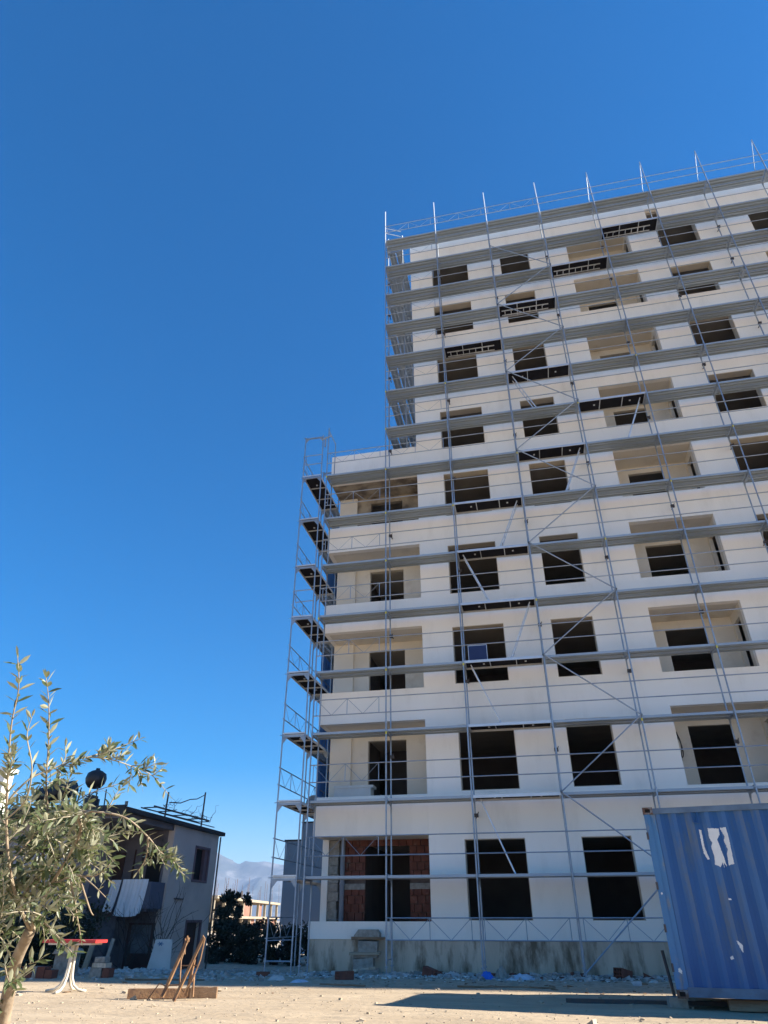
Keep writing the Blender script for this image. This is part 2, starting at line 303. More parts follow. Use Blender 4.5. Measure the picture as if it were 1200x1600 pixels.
# recessed balconies of the tower
for ri, (a, b) in enumerate(RX):
    for k in range(9):
        z0, z1 = (slab_z[k-1]+0.24 if k else 0), slab_z[k]
        if k == 0:
            continue
        m = MB(); wall_grid(m, a-0.12, b+0.12, z0+0.003, z1-0.001, 2.4, 2.55, [(a+0.66, a+1.96, z0+0.003, z1-0.30)]); m.build('balcony_back_wall', 'loggia', B)
        m = MB(); m.box((a-0.12, 1.225, z0+0.003), (a-0.002, 2.398, z1-0.001)); m.build('balcony_side_wall', 'loggia', B)
        m = MB(); m.box((b+0.002, 1.225, z0+0.003), (b+0.12, 1.5, z1-0.001)); m.box((b+0.002, 1.5, z1-0.35), (b+0.12, 2.2, z1-0.001)); m.box((b+0.002, 2.2, z0+0.003), (b+0.12, 2.398, z1-0.001))
        m.build('balcony_side_wall', 'loggia', B)
        m = MB(); m.box((a-0.002, 1.224, z1-0.004), (b+0.002, 2.4, z1+0.001)); m.build('balcony_ceiling', 'loggia', B)
    m = MB(); m.box((a-1.0, 2.6, 0), (a-0.9, 7, ZT-1)); m.box((b+0.9, 2.6, 0), (b+1.0, 7, ZT-1)); m.build('partition_wall', 'inside', B)
# wing loggias
for k in range(5):
    z0, z1 = (slab_z[k-1]+0.24 if k else 0.0), slab_z[k]
    if k:
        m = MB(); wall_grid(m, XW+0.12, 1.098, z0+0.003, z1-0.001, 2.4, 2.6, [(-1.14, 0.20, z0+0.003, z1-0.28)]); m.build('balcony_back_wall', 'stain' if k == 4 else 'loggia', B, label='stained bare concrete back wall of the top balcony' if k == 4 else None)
        m = MB(); m.box((XW+0.05, 2.3, z0+0.003), (-1.72, 2.398, z1-0.001)); m.build('corner_column', 'loggia', B)
        m = MB(); m.box((XW+0.001, 1.222, slab_z[k-1]-0.0), (XW+0.16, 2.6, rsill[k]-0.002)); m.build('side_parapet', 'facade', B)
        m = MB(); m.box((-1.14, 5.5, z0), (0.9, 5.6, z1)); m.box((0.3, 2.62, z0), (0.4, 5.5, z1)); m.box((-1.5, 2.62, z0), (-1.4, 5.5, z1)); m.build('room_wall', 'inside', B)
m = MB(); m.box((XW+0.001, 1.222, 16.22), (XW+0.16, 2.6, ZW-0.002)); m.build('side_parapet', 'facade', B)
m = MB(); m.box((XW+0.001, 1.222, -1.3), (XW+0.16, 2.6, 0.88)); m.build('side_parapet', 'facade', B)
# side walls, back wall, roofs
m = MB(); m.box((XW+0.001, 2.602, 3.36), (XW+0.2, YB, ZW-0.004)); m.build('wing_side_wall', 'facade', B)
m = MB(); m.box((XW+0.001, 4.5, -1.3), (XW+0.2, YB, 3.358)); m.build('wing_side_wall', 'facade', B)
m = MB(); m.box((XT+0.002, 1.223, ZW+0.01), (XT+0.018, YB, ZT-0.003)); m.build('tower_side_wall', 'facade', B)
m = MB(); m.box((XR-0.2, 1.224, -1.3), (XR-0.002, YB, ZT-0.003)); m.build('tower_side_wall', 'facade', B)
m = MB(); m.box((XW+0.2, YB-0.19, -1.3), (XR-0.2, YB, ZW)); m.box((XT+0.03, YB-0.19, ZW+0.002), (XR-0.2, YB, ZT-0.01)); m.build('rear_wall', 'facade', B)
m = MB(); m.box((XT+0.02, 1.225, ZT-0.6), (XR-0.2, YB-0.2, ZT-0.4)); m.build('flat_roof', 'slab', B)
m = MB(); m.box((XW+0.2, 1.225, ZW-0.5), (XT, YB-0.2, ZW-0.35)); m.build('flat_roof', 'slab', B)
# ground-floor loggia: brick back wall, columns, pipe
zb0, zb1 = 0.0, 3.34
m = MB(); m.box((-1.98, 2.47, 0), (-1.19, 2.62, zb1)); m.box((-1.19, 2.47, 2.99), (0.24, 2.62, zb1)); m.box((0.24, 2.47, 0), (1.098, 2.62, zb1)); m.build('mortar_bed', 'mortar', B)
def brick_mesh():
    m = MB(); m.box((-0.118, 0, -0.105), (0.118, 0.1, 0.105)); return m.mesh('brick', 'brick')
bme = brick_mesh()
for r in range(15):
    z = 0.115+r*0.225
    off = 0.12 if r % 2 else 0
    for (a, b) in ((-1.98, -1.19), (0.24, 1.098), (-1.19, 0.24)):
        if b-a > 1 and z < 2.85: continue
        if 1.72 < z < 1.92: continue
        x = a-off
        while x < b-0.04:
            c0, c1 = max(a, x), min(b, x+0.232)
            if c1-c0 > 0.05:
                put('brick', bme, B, None).matrix_parent_inverse = Matrix()
                o = COL.objects[-1]; o.location = Vector(((c0+c1)/2, 2.375+random.uniform(-0.012, 0.012), z))-B.location; o.scale = ((c1-c0)/0.245, 1, random.uniform(0.94, 1.02)); o.rotation_euler = (random.uniform(-.02, .02), random.uniform(-.015, .015), 0)
            x += 0.245
m = MB(); m.box((-1.98, 2.36, 1.74), (-1.19, 2.49, 1.90)); m.build('tie_beam', 'rough', B)
m = MB(); m.box((0.24, 2.36, 1.74), (1.098, 2.49, 1.90)); m.build('tie_beam', 'rough', B)
m = MB(); m.box((XW-0.02, 2.15, 0), (-2.34, 2.6, 3.36)); m.build('corner_column', 'facade', B)
m = MB(); z = 0
while z < 3.3:
    a, b = -2.338, -2.03+random.uniform(-.03, .03); m.box((a, 2.20+random.uniform(0, .03), z), (b, 2.58, z+0.23)); z += 0.24
m.build('rough_column', 'rough', B)
m = MB(); m.tube((-1.9, 2.28, 0), (-1.9, 2.28, 3.34), 0.075, n=12); m.tube((-1.9, 2.28, 1.86), (-1.9, 2.28, 1.93), 0.09, n=12); m.build('drain_pipe', 'grey', B, smooth=False)
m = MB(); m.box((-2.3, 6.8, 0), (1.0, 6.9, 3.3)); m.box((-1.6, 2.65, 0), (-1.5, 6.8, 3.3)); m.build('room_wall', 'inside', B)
# ------------------------------------------------------------------ scaffolding
BAY = 2.527
def px_(k): return -2.40 if k == -1 else BAY*k
def frame_mesh(h=2.0, gusset=True):
    m = MB(); m.tube((0, 0, 0), (0, 0, h), 0.024, n=8); m.tube((0, 0.73, 0), (0, 0.73, h), 0.024, n=8)
    m.box((-0.025, 0.02, h-0.11), (0.025, 0.71, h-0.062)); m.tube((0, 0.03, 0.03), (0, 0.70, 0.03), 0.012, n=6)
    if gusset:
        m.prism([(0.02, h-0.11), (0.16, h-0.11), (0.02, h-0.27)], -0.006, 0.006, 'x'); m.prism([(0.71, h-0.11), (0.57, h-0.11), (0.71, h-0.27)], -0.006, 0.006, 'x')
    for y in (0, 0.73): m.tube((0, y, -0.05), (0, y, 0.04), 0.029, n=8)
    return m.mesh('scaffold_frame', 'steel')
FR = frame_mesh()
def base_mesh():
    m = MB(); m.tube((0, 0, G0), (0, 0, 0.0), 0.018, n=8); m.box((-0.075, -0.075, G0-0.01), (0.075, 0.075, G0+0.01)); m.tube((0, 0, -0.14), (0, 0, -0.10), 0.045, n=8)
    return m.mesh('base_jack', 'steel')
BJ = base_mesh()
def plank_mesh(L):
    m = MB(); w = 0.31
    m.box((0.03, 0, -0.008), (L-0.03, w, 0.0)); m.box((0.03, 0, -0.07), (L-0.03, 0.006, -0.008)); m.box((0.03, w-0.006, -0.07), (L-0.03, w, -0.008))
    m.box((0.03, 0.006, -0.07), (L-0.03, 0.035, -0.064)); m.box((0.03, w-0.035, -0.07), (L-0.03, w-0.006, -0.064))
    m.box((0.03, 0.115, -0.05), (L-0.03, 0.195, -0.008)); m.box((0.03, 0.006, -0.06), (0.10, w-0.006, -0.02)); m.box((L-0.10, 0.006, -0.06), (L-0.03, w-0.006, -0.02))
    return m.mesh('deck_plank', 'deck')
PM = plank_mesh(BAY); PMS = plank_mesh(2.40)
def rail_mesh(L, r=0.017):
    m = MB(); m.tube((0, -0.045, 0), (L, -0.045, 0), r, n=6); return m.mesh('guardrail', 'steel')
RM = rail_mesh(BAY); RMS = rail_mesh(2.40)
def lattice_mesh(L):
    m = MB(); y = -0.045; m.tube((0, y, 1.0), (L, y, 1.0), 0.017, n=6); m.tube((0, y, 0.5), (L, y, 0.5), 0.017, n=6)
    n = 3 if L > 2.45 else 3
    px = [0.12, 0.12+(L-0.24)*0.47, L-0.22]
    for p in px: m.tube((p, y, 0.5), (p, y, 1.0), 0.012, n=5)
    for a, b in zip(px, px[1:]):
        c = (a+b)/2; m.tube((a, y, 1.0), (c, y, 0.5), 0.007, n=4); m.tube((c, y, 0.5), (b, y, 1.0), 0.007, n=4)
    return m.mesh('guard_frame', 'steel')
LM = lattice_mesh(BAY); LMS = lattice_mesh(2.40)
def trap_mesh(L):
    m = MB(); m.box((0.03, 0.03, -0.012), (L-0.03, 0.68, 0.0)); return m.mesh('trapdoor_deck', 'ply')
def trap_frame(L, ladder=False):
    m = MB(); m.box((0.03, 0.0, -0.075), (L-0.03, 0.028, 0.004)); m.box((0.03, 0.682, -0.075), (L-0.03, 0.70, 0.004))
    for xx in (0.33*L, 0.66*L): m.box((xx-0.012, 0.03, -0.055), (xx+0.012, 0.68, -0.014))
    m.box((0.03, 0.03, -0.06), (0.06, 0.68, -0.014)); m.box((L-0.06, 0.03, -0.06), (L-0.03, 0.68, -0.014))
    if ladder:
        for yy in (0.30, 0.56): m.box((0.15, yy, -0.085), (L*0.86, yy+0.03, -0.05))
        x = 0.28
        while x < L*0.85: m.box((x, 0.30, -0.08), (x+0.025, 0.58, -0.055)); x += 0.27
    for xx, s in ((0.6, 1), (L-0.6, 1)): m.box((xx, 0.33, -0.04), (xx+0.06, 0.39, -0.014))
    return m.mesh('deck_side_rails', 'alu')
TM = trap_mesh(BAY); TF = trap_frame(BAY); TFL = trap_frame(BAY, True)
S = thing('facade_scaffold', 'tall galvanised frame scaffold across the whole white facade of the block', 'scaffold', (0, 0, 0))
traps = {(1, l) for l in (2, 3, 4, 5, 6, 7, 11)} | {(2, 8), (2, 10), (2, 12), (3, 9), (3, 13), (4, 14)}
for k in range(-1, 10):
    for yy in (0, 0.73): put('base_jack', BJ, S, (px_(k), yy, 0))
    for l in range(0, 8 if k < 0 else 15):
        put('scaffold_frame', FR, S, (px_(k), 0, 2*l))
def addrail(me, loc, par=S, rot=None, nm='guardrail'): return put(nm, me, par, loc, rot=rot)
for k in range(-1, 8):
    for l in range(1, 9 if k < 0 else 16):
        x, z = px_(k), 2.0*l
        if (k, l) in traps:
            t = put('trapdoor_deck', TM, S, (x, 0.01, z)); put('deck_side_rails', TFL if l >= 11 else TF, t, (0, 0, 0))
        else:
            for yy in (0.03, 0.39): put('deck_plank', PMS if k < 0 else PM, S, (x, yy, z))
        if k < 0 or (k == 0 and l >= 8) or (k in (1, 2) and l == 15):
            put('guard_frame', LMS if k < 0 else LM, S, (x, 0, z))
        else:
            for h in (0.5, 1.0): put('guardrail', RM, S, (x, 0, z+h))
    if k >= 0: put('guard_frame', LM, S, (x, 0, 0.0)).location = (px_(k), 0, -0.02)
for k in range(0, 8):
    m = MB(); m.tube((0, 0, 0), (0, 0, 2.3), 0.024, n=8)
    if k >= 4: m.tube((0, 0.73, 0), (0, 0.73, 1.15), 0.018, n=6); m.tube((0, 0.73, 1.15), (0, 0.02, 2.26), 0.014, n=6)
    elif k == 0:
        m.tube((0, 0.73, 0), (0, 0.73, 1.0), 0.03, n=6)
    m.build('top_post', 'alu' if k < 4 else 'steel', S, (px_(k), 0, 30.0))
# diagonal braces, zigzag between the third and fourth posts
zz = [(2, -0.25), (3, 2), (2, 4), (3, 6), (2, 8), (3, 10), (2, 12), (3, 14), (2, 16), (3, 18), (2, 20), (3, 22), (2, 24), (3, 26), (2, 28)]
zz = [(2, -0.2), (3, 2), (2, 4), (3, 6), (2, 8), (3, 10), (2, 12), (3, 14), (2, 16), (3, 18), (2, 20), (3, 22), (2, 24), (3, 26), (2, 28)]
for (a, za), (b, zb) in zip(zz, zz[1:]):
    m = MB(); m.tube((px_(a), -0.075, za), (px_(b), -0.075, zb), 0.021, n=6)
    for q, zq in ((a, za), (b, zb)): m.tube((px_(q), -0.09, zq), (px_(q), -0.02, zq), 0.035, n=6)
    m.build('diagonal_brace', 'steel', S)
# yellow stickers at post joints, wall ties
for k in range(-1, 6):
    for l in range(3, 11):
        if (k*7+l*5) % 3 == 0 or k == 0:
            if k < 0 and l > 8: continue
            m = MB(); m.tube((px_(k), 0, 2*l-0.16), (px_(k), 0, 2*l-0.08), 0.0255, n=8, caps=False); m.build('joint_sticker', 'yellow', S)
for k in range(0, 8):
    for l in range(1, 15, 2):
        z = 2*l+(1.55 if k % 2 else 3.3) if l < 13 else 2*l+1.5
        if z > 29.8: continue
        m = MB(); m.tube((px_(k)+0.05, 0.70, z), (px_(k)+0.05, 0.998, z+0.02), 0.02, n=6); m.box((px_(k)-0.03, 0.69, z-0.05), (px_(k)+0.09, 0.77, z+0.05)); m.tube((px_(k)+0.03, 0.62, z-0.09), (px_(k)+0.1, 0.72, z+0.09), 0.014, n=5)
        m.build('wall_tie', 'dark', S)
def ladder(xt, zt, xb, zb):
    m = MB(); a0, b0 = Vector((xt, 0, zt)), Vector((xb, 0, zb))
    for y in (0.22, 0.50): m.tube(a0+Vector((0, y, 0)), b0+Vector((0, y, 0)), 0.022, n=6)
    n = 7
    for i in range(1, n): p = a0.lerp(b0, i/n); m.tube(p+Vector((0, .22, 0)), p+Vector((0, .5, 0)), 0.012, n=5)
    m.build('access_ladder', 'alu', S)
L1 = px_(1)
for lv in (2, 4, 6): ladder(L1+0.22, 2*lv-0.08, L1+1.02, 2*lv-1.98)
for lv in (5, 7): ladder(L1+BAY-0.22, 2*lv-0.08, L1+BAY-1.02, 2*lv-1.98)
ladder(px_(3)-0.22, 15.92, px_(3)-1.02, 14.02); ladder(px_(4)-0.22, 17.92, px_(4)-1.02, 16.02); ladder(px_(2)+0.22, 19.92, px_(2)+1.02, 18.02)
m = MB(); m.box((2.68, 0.30, 8.0), (3.3, 0.325, 8.02)); m.box((2.68, 0.30, 8.58), (3.3, 0.325, 8.6)); m.box((2.68, 0.30, 8.02), (2.7, 0.325, 8.58)); m.box((3.28, 0.30, 8.02), (3.3, 0.325, 8.58))
h_ = m.build('open_hatch', 'alu', S); m = MB(); m.box((2.70, 0.306, 8.02), (3.28, 0.318, 8.58)); hp = m.build('hatch_panel', mat('navy_panel', (0.015, 0.03, 0.11), None, 3, 0.5), S); hp.parent = h_; hp.matrix_parent_inverse = Matrix()
# --- side scaffold along the low wing
W2 = thing('wing_side_scaffold', 'narrow scaffold tower standing along the left side of the low wing', 'scaffold', (-3.38, 0, 0))
def rframe():      # frame facing the street: uprights spaced along x
    m = MB(); m.tube((0, 0, 0), (0, 0, 2), 0.024, n=8); m.tube((0.75, 0, 0), (0.75, 0, 2), 0.024, n=8)
    m.box((0.02, -0.025, 1.89), (0.73, 0.025, 1.94)); m.prism([(0.02, 1.89), (0.17, 1.89), (0.02, 1.70)], -0.006, 0.006, 'y'); m.prism([(0.73, 1.89), (0.58, 1.89), (0.73, 1.70)], -0.006, 0.006, 'y')
    for x in (0, .75): m.tube((x, 0, -.05), (x, 0, .04), 0.03, n=8)
    m.tube((-0.1, 0, 1.97), (0.03, 0, 1.97), 0.013, n=5)
    return m.mesh('scaffold_frame', 'steel')
RF = rframe()
def ymesh(me, name):    # turn an x-running mesh to run along +y
    c = me.copy(); c.transform(Matrix(((0, 1, 0, 0), (1, 0, 0, 0), (0, 0, 1, 0), (0, 0, 0, 1)))); c.flip_normals(); c.name = name; return c
PY, TY, TFY, LY, RY = [ymesh(m_, n_) for m_, n_ in ((PM, 'deck_plank'), (TM, 'trapdoor_deck'), (TF, 'deck_side_rails'), (LM, 'guard_frame'), (RM, 'guardrail'))]
NB = 4
for j in range(NB+1):
    y = j*BAY
    for l in range(0, 9 if j < 2 else 8):
        put('scaffold_frame', RF, W2, (0, y, 2*l))
    for x in (0, .75):
        m = MB(); m.tube((x, y, gz(-3.38+x, y)-0.02), (x, y, 0), 0.018, n=8); m.box((x-.075, y-.075, gz(-3.38, y)-.01), (x+.075, y+.075, gz(-3.38, y)+.012)); m.build('base_jack', 'steel', W2, (0, 0, 0))
m = MB(); m.tube((0, 0, -0.02), (0.75, 0, -0.02), 0.02, n=6); m.tube((0, 0, 0.45), (0.75, 0, 0.47), 0.012, n=6); m.build('base_ledger', 'steel', W2, (0, 0, 0))
for l in range(1, 9):
    for j in range(NB):
        y = j*BAY
        if j == 0:
            t = put('trapdoor_deck', TY, W2, (0.03, y, 2*l)); put('deck_side_rails', TFY, t, (0, 0, 0))
        else:
            for xx in (0.03, 0.39): put('deck_plank', PY, W2, (xx, y, 2*l))
        if l < 9: put('guard_frame', LY, W2, (0, y, 2*l))
    m = MB()
    if l in (8, 5): m.tube((0, -0.04, 2*l+1.0), (0.75, -0.04, 2*l+1.0), 0.016, n=6); m.tube((0.1, -0.04, 2*l+.55), (0.75, -0.04, 2*l+.57), 0.016, n=6); m.tube((0.1, -.04, 2*l+.55), (0.1, -.04, 2*l+1), 0.012, n=5)
    else: m.tube((0.05, 0.03, 2*l+0.02), (0.72, 0.03, 2*l+0.02), 0.02, n=6)
    m.build('end_rail', 'steel', W2, (0, 0, 0))
    m = MB(); m.box((0.0, -0.03, 2*l-0.01), (0.75, -0.012, 2*l+0.035)); m.build('deck_end_plate', 'alu', W2, (0, 0, 0))
put('guard_frame', LY, W2, (0, 0, 0))
m = MB()
m.tube((0.98, 0.0, 15.9), (0.98, 0.0, 18.35), 0.022, n=6); m.tube((0.98, 0, 18.2), (1.2, .3, 17.7), 0.02, n=6); m.tube((1.2, .3, 17.7), (1.2, .3, 16.2), 0.02, n=6); m.tube((.7, -.03, 17.75), (1.1, -.03, 17.9), 0.03, n=6); m.tube((0.85, 0, 17.4), (0.85, 0, 17.9), 0.035, n=6)
m.build('corner_post', 'steel', W2, (0, 0, 0))
def net(name, x, y0, y1, z0, z1, par, ph=0):
    m = MB(); n = 36; nz = 24
    for j in range(nz+1):
        for i in range(n+1):
            y = y0+(y1-y0)*i/n; z = z0+(z1-z0)*j/nz
            m.v.append((x+0.05*math.sin(i*1.1+ph+0.5*math.sin(j*.4))+0.03*math.sin(j*0.9+i*.3), y, z))
    m.f = [(j*(n+1)+i, j*(n+1)+i+1, (j+1)*(n+1)+i+1, (j+1)*(n+1)+i) for j in range(nz) for i in range(n)]
    return m.build(name, 'net', par, smooth=True)
def tagnet(o, label): return tag(o, label, 'safety net')
tagnet(net('safety_net', -3.46, 4.0, 10.0, 3.9, 15.6, None), 'blue debris net hung on the scaffold beside the low wing')
# --- scaffold on the tower's side, above the wing roof
T = thing('tower_side_scaffold', 'scaffold standing on the wing roof along the side of the tall block', 'scaffold', (0.0, 0, ZW))
for l in range(9, 16):
    for j in range(0, 5):
        y = 0.75+j*BAY
        for xx in (0.03, 0.39): put('deck_plank', PY, T, (xx, y, 2*l-ZW))
        put('guard_frame', LY, T, (-0.02, y, 2*l-ZW))
for j in range(1, 6):
    for l in range(8, 15):
        z = 2*l if l > 8 else ZW-0.3
        if l == 8: continue
        put('scaffold_frame', RF, T, (0.0, 0.75+(j-1)*BAY, 2*l-ZW), scale=(0.97, 1, 1))
for j in range(0, 5):
    y = 0.75+j*BAY
    m = MB(); m.tube((0, y, -0.2), (0, y, 0.42), 0.024); m.tube((.73, y, -0.2), (.73, y, 0.42), 0.024); m.tube((0, y, 12.4), (0, y, 13.5), 0.022); m.build('upright', 'steel', T, (0, 0, 0))
m = MB()
for z in (30.6, 31.0): m.tube((0.02, 0.06, z-ZW), (0.72, 0.4, z-ZW), 0.018, n=6)
m.tube((0.73, 0.75, 12.4), (0.73, 0.75, 13.55), 0.03, n=6); m.build('corner_rail', 'alu', T, (0, 0, 0))
tagnet(net('safety_net', 0.06, 5.5, 12.6, 17.7, 20.1, None, 1), 'blue debris net low on the scaffold above the wing roof')
# ------------------------------------------------------------------ things on the building
def rag(name, cx, cy, w, d, h, m, seed):
    r = MB(); n = 12
    for j in range(n+1):
        for i in range(n+1):
            u, v = i/n-.5, j/n-.5; e = max(0, 1-(2*abs(u))**2.2)*max(0, 1-(2*abs(v))**2.2)
            jit = noise.noise(Vector((u*5+seed, v*5, seed)))
            r.v.append((cx+u*w*(1+.3*jit), cy+v*d*(1+.3*jit), gz(cx, cy)-0.01+h*e*(0.55+0.7*abs(noise.noise(Vector((u*7, v*7+seed, 2)))))+0.02*e))
    r.f = [(j*(n+1)+i, j*(n+1)+i+1, (j+1)*(n+1)+i+1, (j+1)*(n+1)+i) for j in range(n) for i in range(n)]
    return r.build(name, m, smooth=False)
m = MB(); m.box((-1.98, 1.30, 3.9), (-0.78, 1.75, 4.52)); m.box((-2.0, 1.28, 4.52), (-0.70, 1.77, 4.60)); tag(m.build('mortar_trough', 'trough'), 'pale grey trough standing on the first balcony of the low wing', 'trough')
c = MB(); pts = []
for i in range(29):
    t = 2*PI*i/28; pts.append((8.76+0.02*math.sin(3*t), 1.75+0.28*math.sin(t), 5.45+0.42*math.cos(t)))
c.path(pts, 0.018, n=6); pts2 = [(8.79+0.03*math.sin(t*.5), 1.78+0.23*math.sin(t*0.25), 5.5+0.38*math.cos(t*0.25)) for t in range(25)]; c.path(pts2, 0.014, n=6)
tag(c.build('cable_coil', 'tank', smooth=True), 'loop of black cable hanging on the side wall of the first-floor balcony', 'cable')
d = thing('satellite_dish', 'small grey satellite dish fixed at the left edge of the low wing', 'dish', (-2.62, 1.4, 4.1))
m = MB(); rings = 5; n = 14; m.v.append((0, 0.07, 0))
for r in range(1, rings+1):
    for i in range(n): m.v.append((0.24*r/rings*math.cos(2*PI*i/n), 0.07-0.07*(r/rings)**2, 0.26*r/rings*math.sin(2*PI*i/n)))
m.f = [(0, 1+i, 1+(i+1) % n) for i in range(n)]+[(1+(r-1)*n+i, 1+(r-1)*n+(i+1) % n, 1+r*n+(i+1) % n, 1+r*n+i) for r in range(1, rings) for i in range(n)]
m.build('reflector', 'grey', d, (-0.05, -0.1, 0.0), smooth=True)
m = MB(); m.tube((0, 0.0, 0), (0.1, 0.05, 0), 0.02); m.tube((0, -.02, -.2), (0, -0.28, -0.02), 0.01); m.box((-.03, -.32, -.04), (.03, -.26, .02)); m.build('mount_arm', 'dark', d, (-0.05, -0.05, 0))
# ------------------------------------------------------------------ shipping container
UA = math.radians(-8.5)
K = thing('shipping_container', 'weathered blue corrugated shipping container with a torn white sticker', 'container', (6.27, -6.36, -0.17), UA)
CL, CW, CH = 6.06, 2.44, 2.90
def prof_y(u):     # corrugation depth at u
    p = 0.278; t = (u-0.22) % p
    if t < 0.068: return 0.0
    if t < 0.136: return 0.036*(t-0.068)/0.068
    if t < 0.210: return 0.036
    return 0.036*(1-(t-0.210)/0.068)
def corr(L0, L1):
    us = []; u = L0
    while u < L1-1e-6:
        us.append(u); t = (u-0.22) % 0.278
        nxt = min([b for b in (0.068, 0.136, 0.210, 0.278, 0.346) if b > t+1e-5]); u = min(L1, u+nxt-t)
    us.append(L1); return us
def side(yf, sgn, name):
    m = MB(); us = corr(0.2, CL-0.2)
    for u in us: m.v += [(u, yf+sgn*(0.03+prof_y(u)), 0.15), (u, yf+sgn*(0.03+prof_y(u)), CH-0.11)]
    m.f = [(2*i, 2*i+2, 2*i+3, 2*i+1) for i in range(len(us)-1)]
    o = m.build(name, 'cont', K, (0, 0, 0)); o.data.materials.append(M['contwornlit'])
    for p in o.data.polygons:      # ridges worn, and rib light put into colour: ridges and one slope paler
        if abs(p.center.y-(yf+sgn*0.03)) < 0.004 or (sgn*p.normal.x*p.normal.y > 0.02): p.material_index = 1
    return o
side(0, 1, 'corrugated_panel'); side(CW, -1, 'corrugated_panel')
m = MB(); m.box((0.03, 0.2, 0.15), (0.09, CW-0.2, CH-0.1)); m.build('end_panel', 'cont', K, (0, 0, 0))
m = MB(); m.box((CL-0.09, 0.2, 0.15), (CL-0.03, CW-0.2, CH-0.1)); m.build('end_panel', 'cont', K, (0, 0, 0))
m = MB(); m.box((0.1, 0.07, CH-0.06), (CL-0.1, CW-0.07, CH-0.03)); m.build('roof_panel', 'cont', K, (0, 0, 0))
m = MB(); m.box((0.1, 0.07, 0.02), (CL-0.1, CW-0.07, 0.12)); m.build('floor_panel', 'dark', K, (0, 0, 0))
for (y0, y1) in ((0.008, 0.075), (CW-0.075, CW-0.008)):
    m = MB(); m.box((0.18, y0, CH-0.115), (CL-0.18, y1, CH-0.02)); m.build('top_rail', 'crail', K, (0, 0, 0))
    m = MB(); m.box((0.18, y0, 0.02), (CL-0.18, y1, 0.155)); m.build('bottom_rail', 'crail', K, (0, 0, 0))
for xx in (0, CL):
    s_ = 1 if xx == 0 else -1
    for yy in (0, CW):
        q = 1 if yy == 0 else -1
        m = MB(); a = sorted((xx+s_*0.008, xx+s_*0.115)); b = sorted((yy+q*0.008, yy+q*0.12)); m.box((a[0], b[0], 0.12), (a[1], b[1], CH-0.12))
        a = sorted((xx+s_*0.115, xx+s_*0.205)); b = sorted((yy+q*0.028, yy+q*0.10)); m.box((a[0], b[0], 0.12), (a[1], b[1], CH-0.12)); m.build('corner_post', 'cpost', K, (0, 0, 0))
        for zz_, hh in ((0, 0.118), (CH-0.118, 0.118)):
            cm = MB(); A = sorted((xx, xx+s_*0.178)); Bq = sorted((yy, yy+q*0.162)); 
            # casting with an open slot in its outer face
            yo = Bq[0] if q > 0 else Bq[1]; yi = yo+q*0.03; mx_ = (A[0]+A[1])/2; zc = zz_+hh/2
            cm.box((A[0], min(yi, yo+q*0.162), zz_), (A[1], max(yi, yo+q*0.162), zz_+hh))
            ring_o = [(A[0], zz_), (A[1], zz_), (A[1], zz_+hh), (A[0], zz_+hh)]; nn = 12
            hole = [(mx_+0.04*math.cos(2*PI*i/nn), zc+0.032*math.sin(2*PI*i/nn)) for i in range(nn)]
            cm.box((A[0], min(yo, yi), zz_), (mx_-0.045, max(yo, yi), zz_+hh)); cm.box((mx_+0.045, min(yo, yi), zz_), (A[1], max(yo, yi), zz_+hh))
            cm.box((mx_-0.045, min(yo, yi), zz_), (mx_+0.045, max(yo, yi), zc-0.032)); cm.box((mx_-0.045, min(yo, yi), zc+0.032), (mx_+0.045, max(yo, yi), zz_+hh))
            cst = cm.build('corner_casting', 'rust', K, (0, 0, 0))
            hm = MB(); hm.box((mx_-0.044, min(yi-q*0.002, yi), zc-0.031), (mx_+0.044, max(yi-q*0.002, yi), zc+0.031)); ho = hm.build('casting_slot', 'black', cst, (0, 0, 0))
for zc in (0.42, 0.98, 1.62, 2.42):
    m = MB(); m.box((-0.006, 0.0, zc-0.06), (0.03, 0.0075, zc+0.06)); m.build('hinge_lug', 'dark', K, (0, 0, 0))
# torn sticker and chips follow the corrugation (u, z above container base)
polys = [('sticker_piece', [(0.901, 2.332), (0.942, 2.319), (0.932, 2.05), (0.972, 1.854), (0.944, 1.839), (0.9, 1.936), (0.896, 2.121)]),
 ('sticker_piece', [(1.052, 2.34), (1.233, 2.335), (1.23, 2.24), (1.17, 2.161), (1.209, 1.884), (1.224, 1.726), (1.19, 1.79), (1.179, 1.716), (1.163, 1.794), (1.122, 1.723), (1.037, 1.763), (1.056, 1.887), (1.04, 2.048), (1.075, 2.10), (1.044, 2.187)]),
 ('sticker_piece', [(1.252, 2.346), (1.355, 2.343), (1.36, 2.133), (1.345, 1.769), (1.257, 1.748), (1.275, 1.928), (1.30, 2.0), (1.272, 2.135), (1.30, 2.2)]),
 ('paint_chip', [(1.089, 0.641), (1.12, 0.635), (1.173, 0.581), (1.154, 0.465), (1.13, 0.52)]), ('paint_chip', [(0.948, 0.415), (0.985, 0.425), (0.997, 0.40), (0.988, 0.379), (0.95, 0.37), (0.935, 0.39)]), ('paint_chip', [(1.127, 1.25), (1.172, 1.25), (1.166, 1.224), (1.12, 1.224)]),
 ('paint_chip', [(0.125, 0.25), (0.15, 0.211), (0.14, 0.161), (0.09, 0.2), (0.10, 0.24)]), ('paint_chip', [(0.05, 1.34), (0.075, 1.36), (0.08, 1.32), (0.055, 1.31)])]
def inpoly(x, y, P):
    c = False; j = len(P)-1
    for i in range(len(P)):
        if (P[i][1] > y) != (P[j][1] > y) and x < (P[j][0]-P[i][0])*(y-P[i][1])/(P[j][1]-P[i][1])+P[i][0]: c = not c
        j = i
    return c
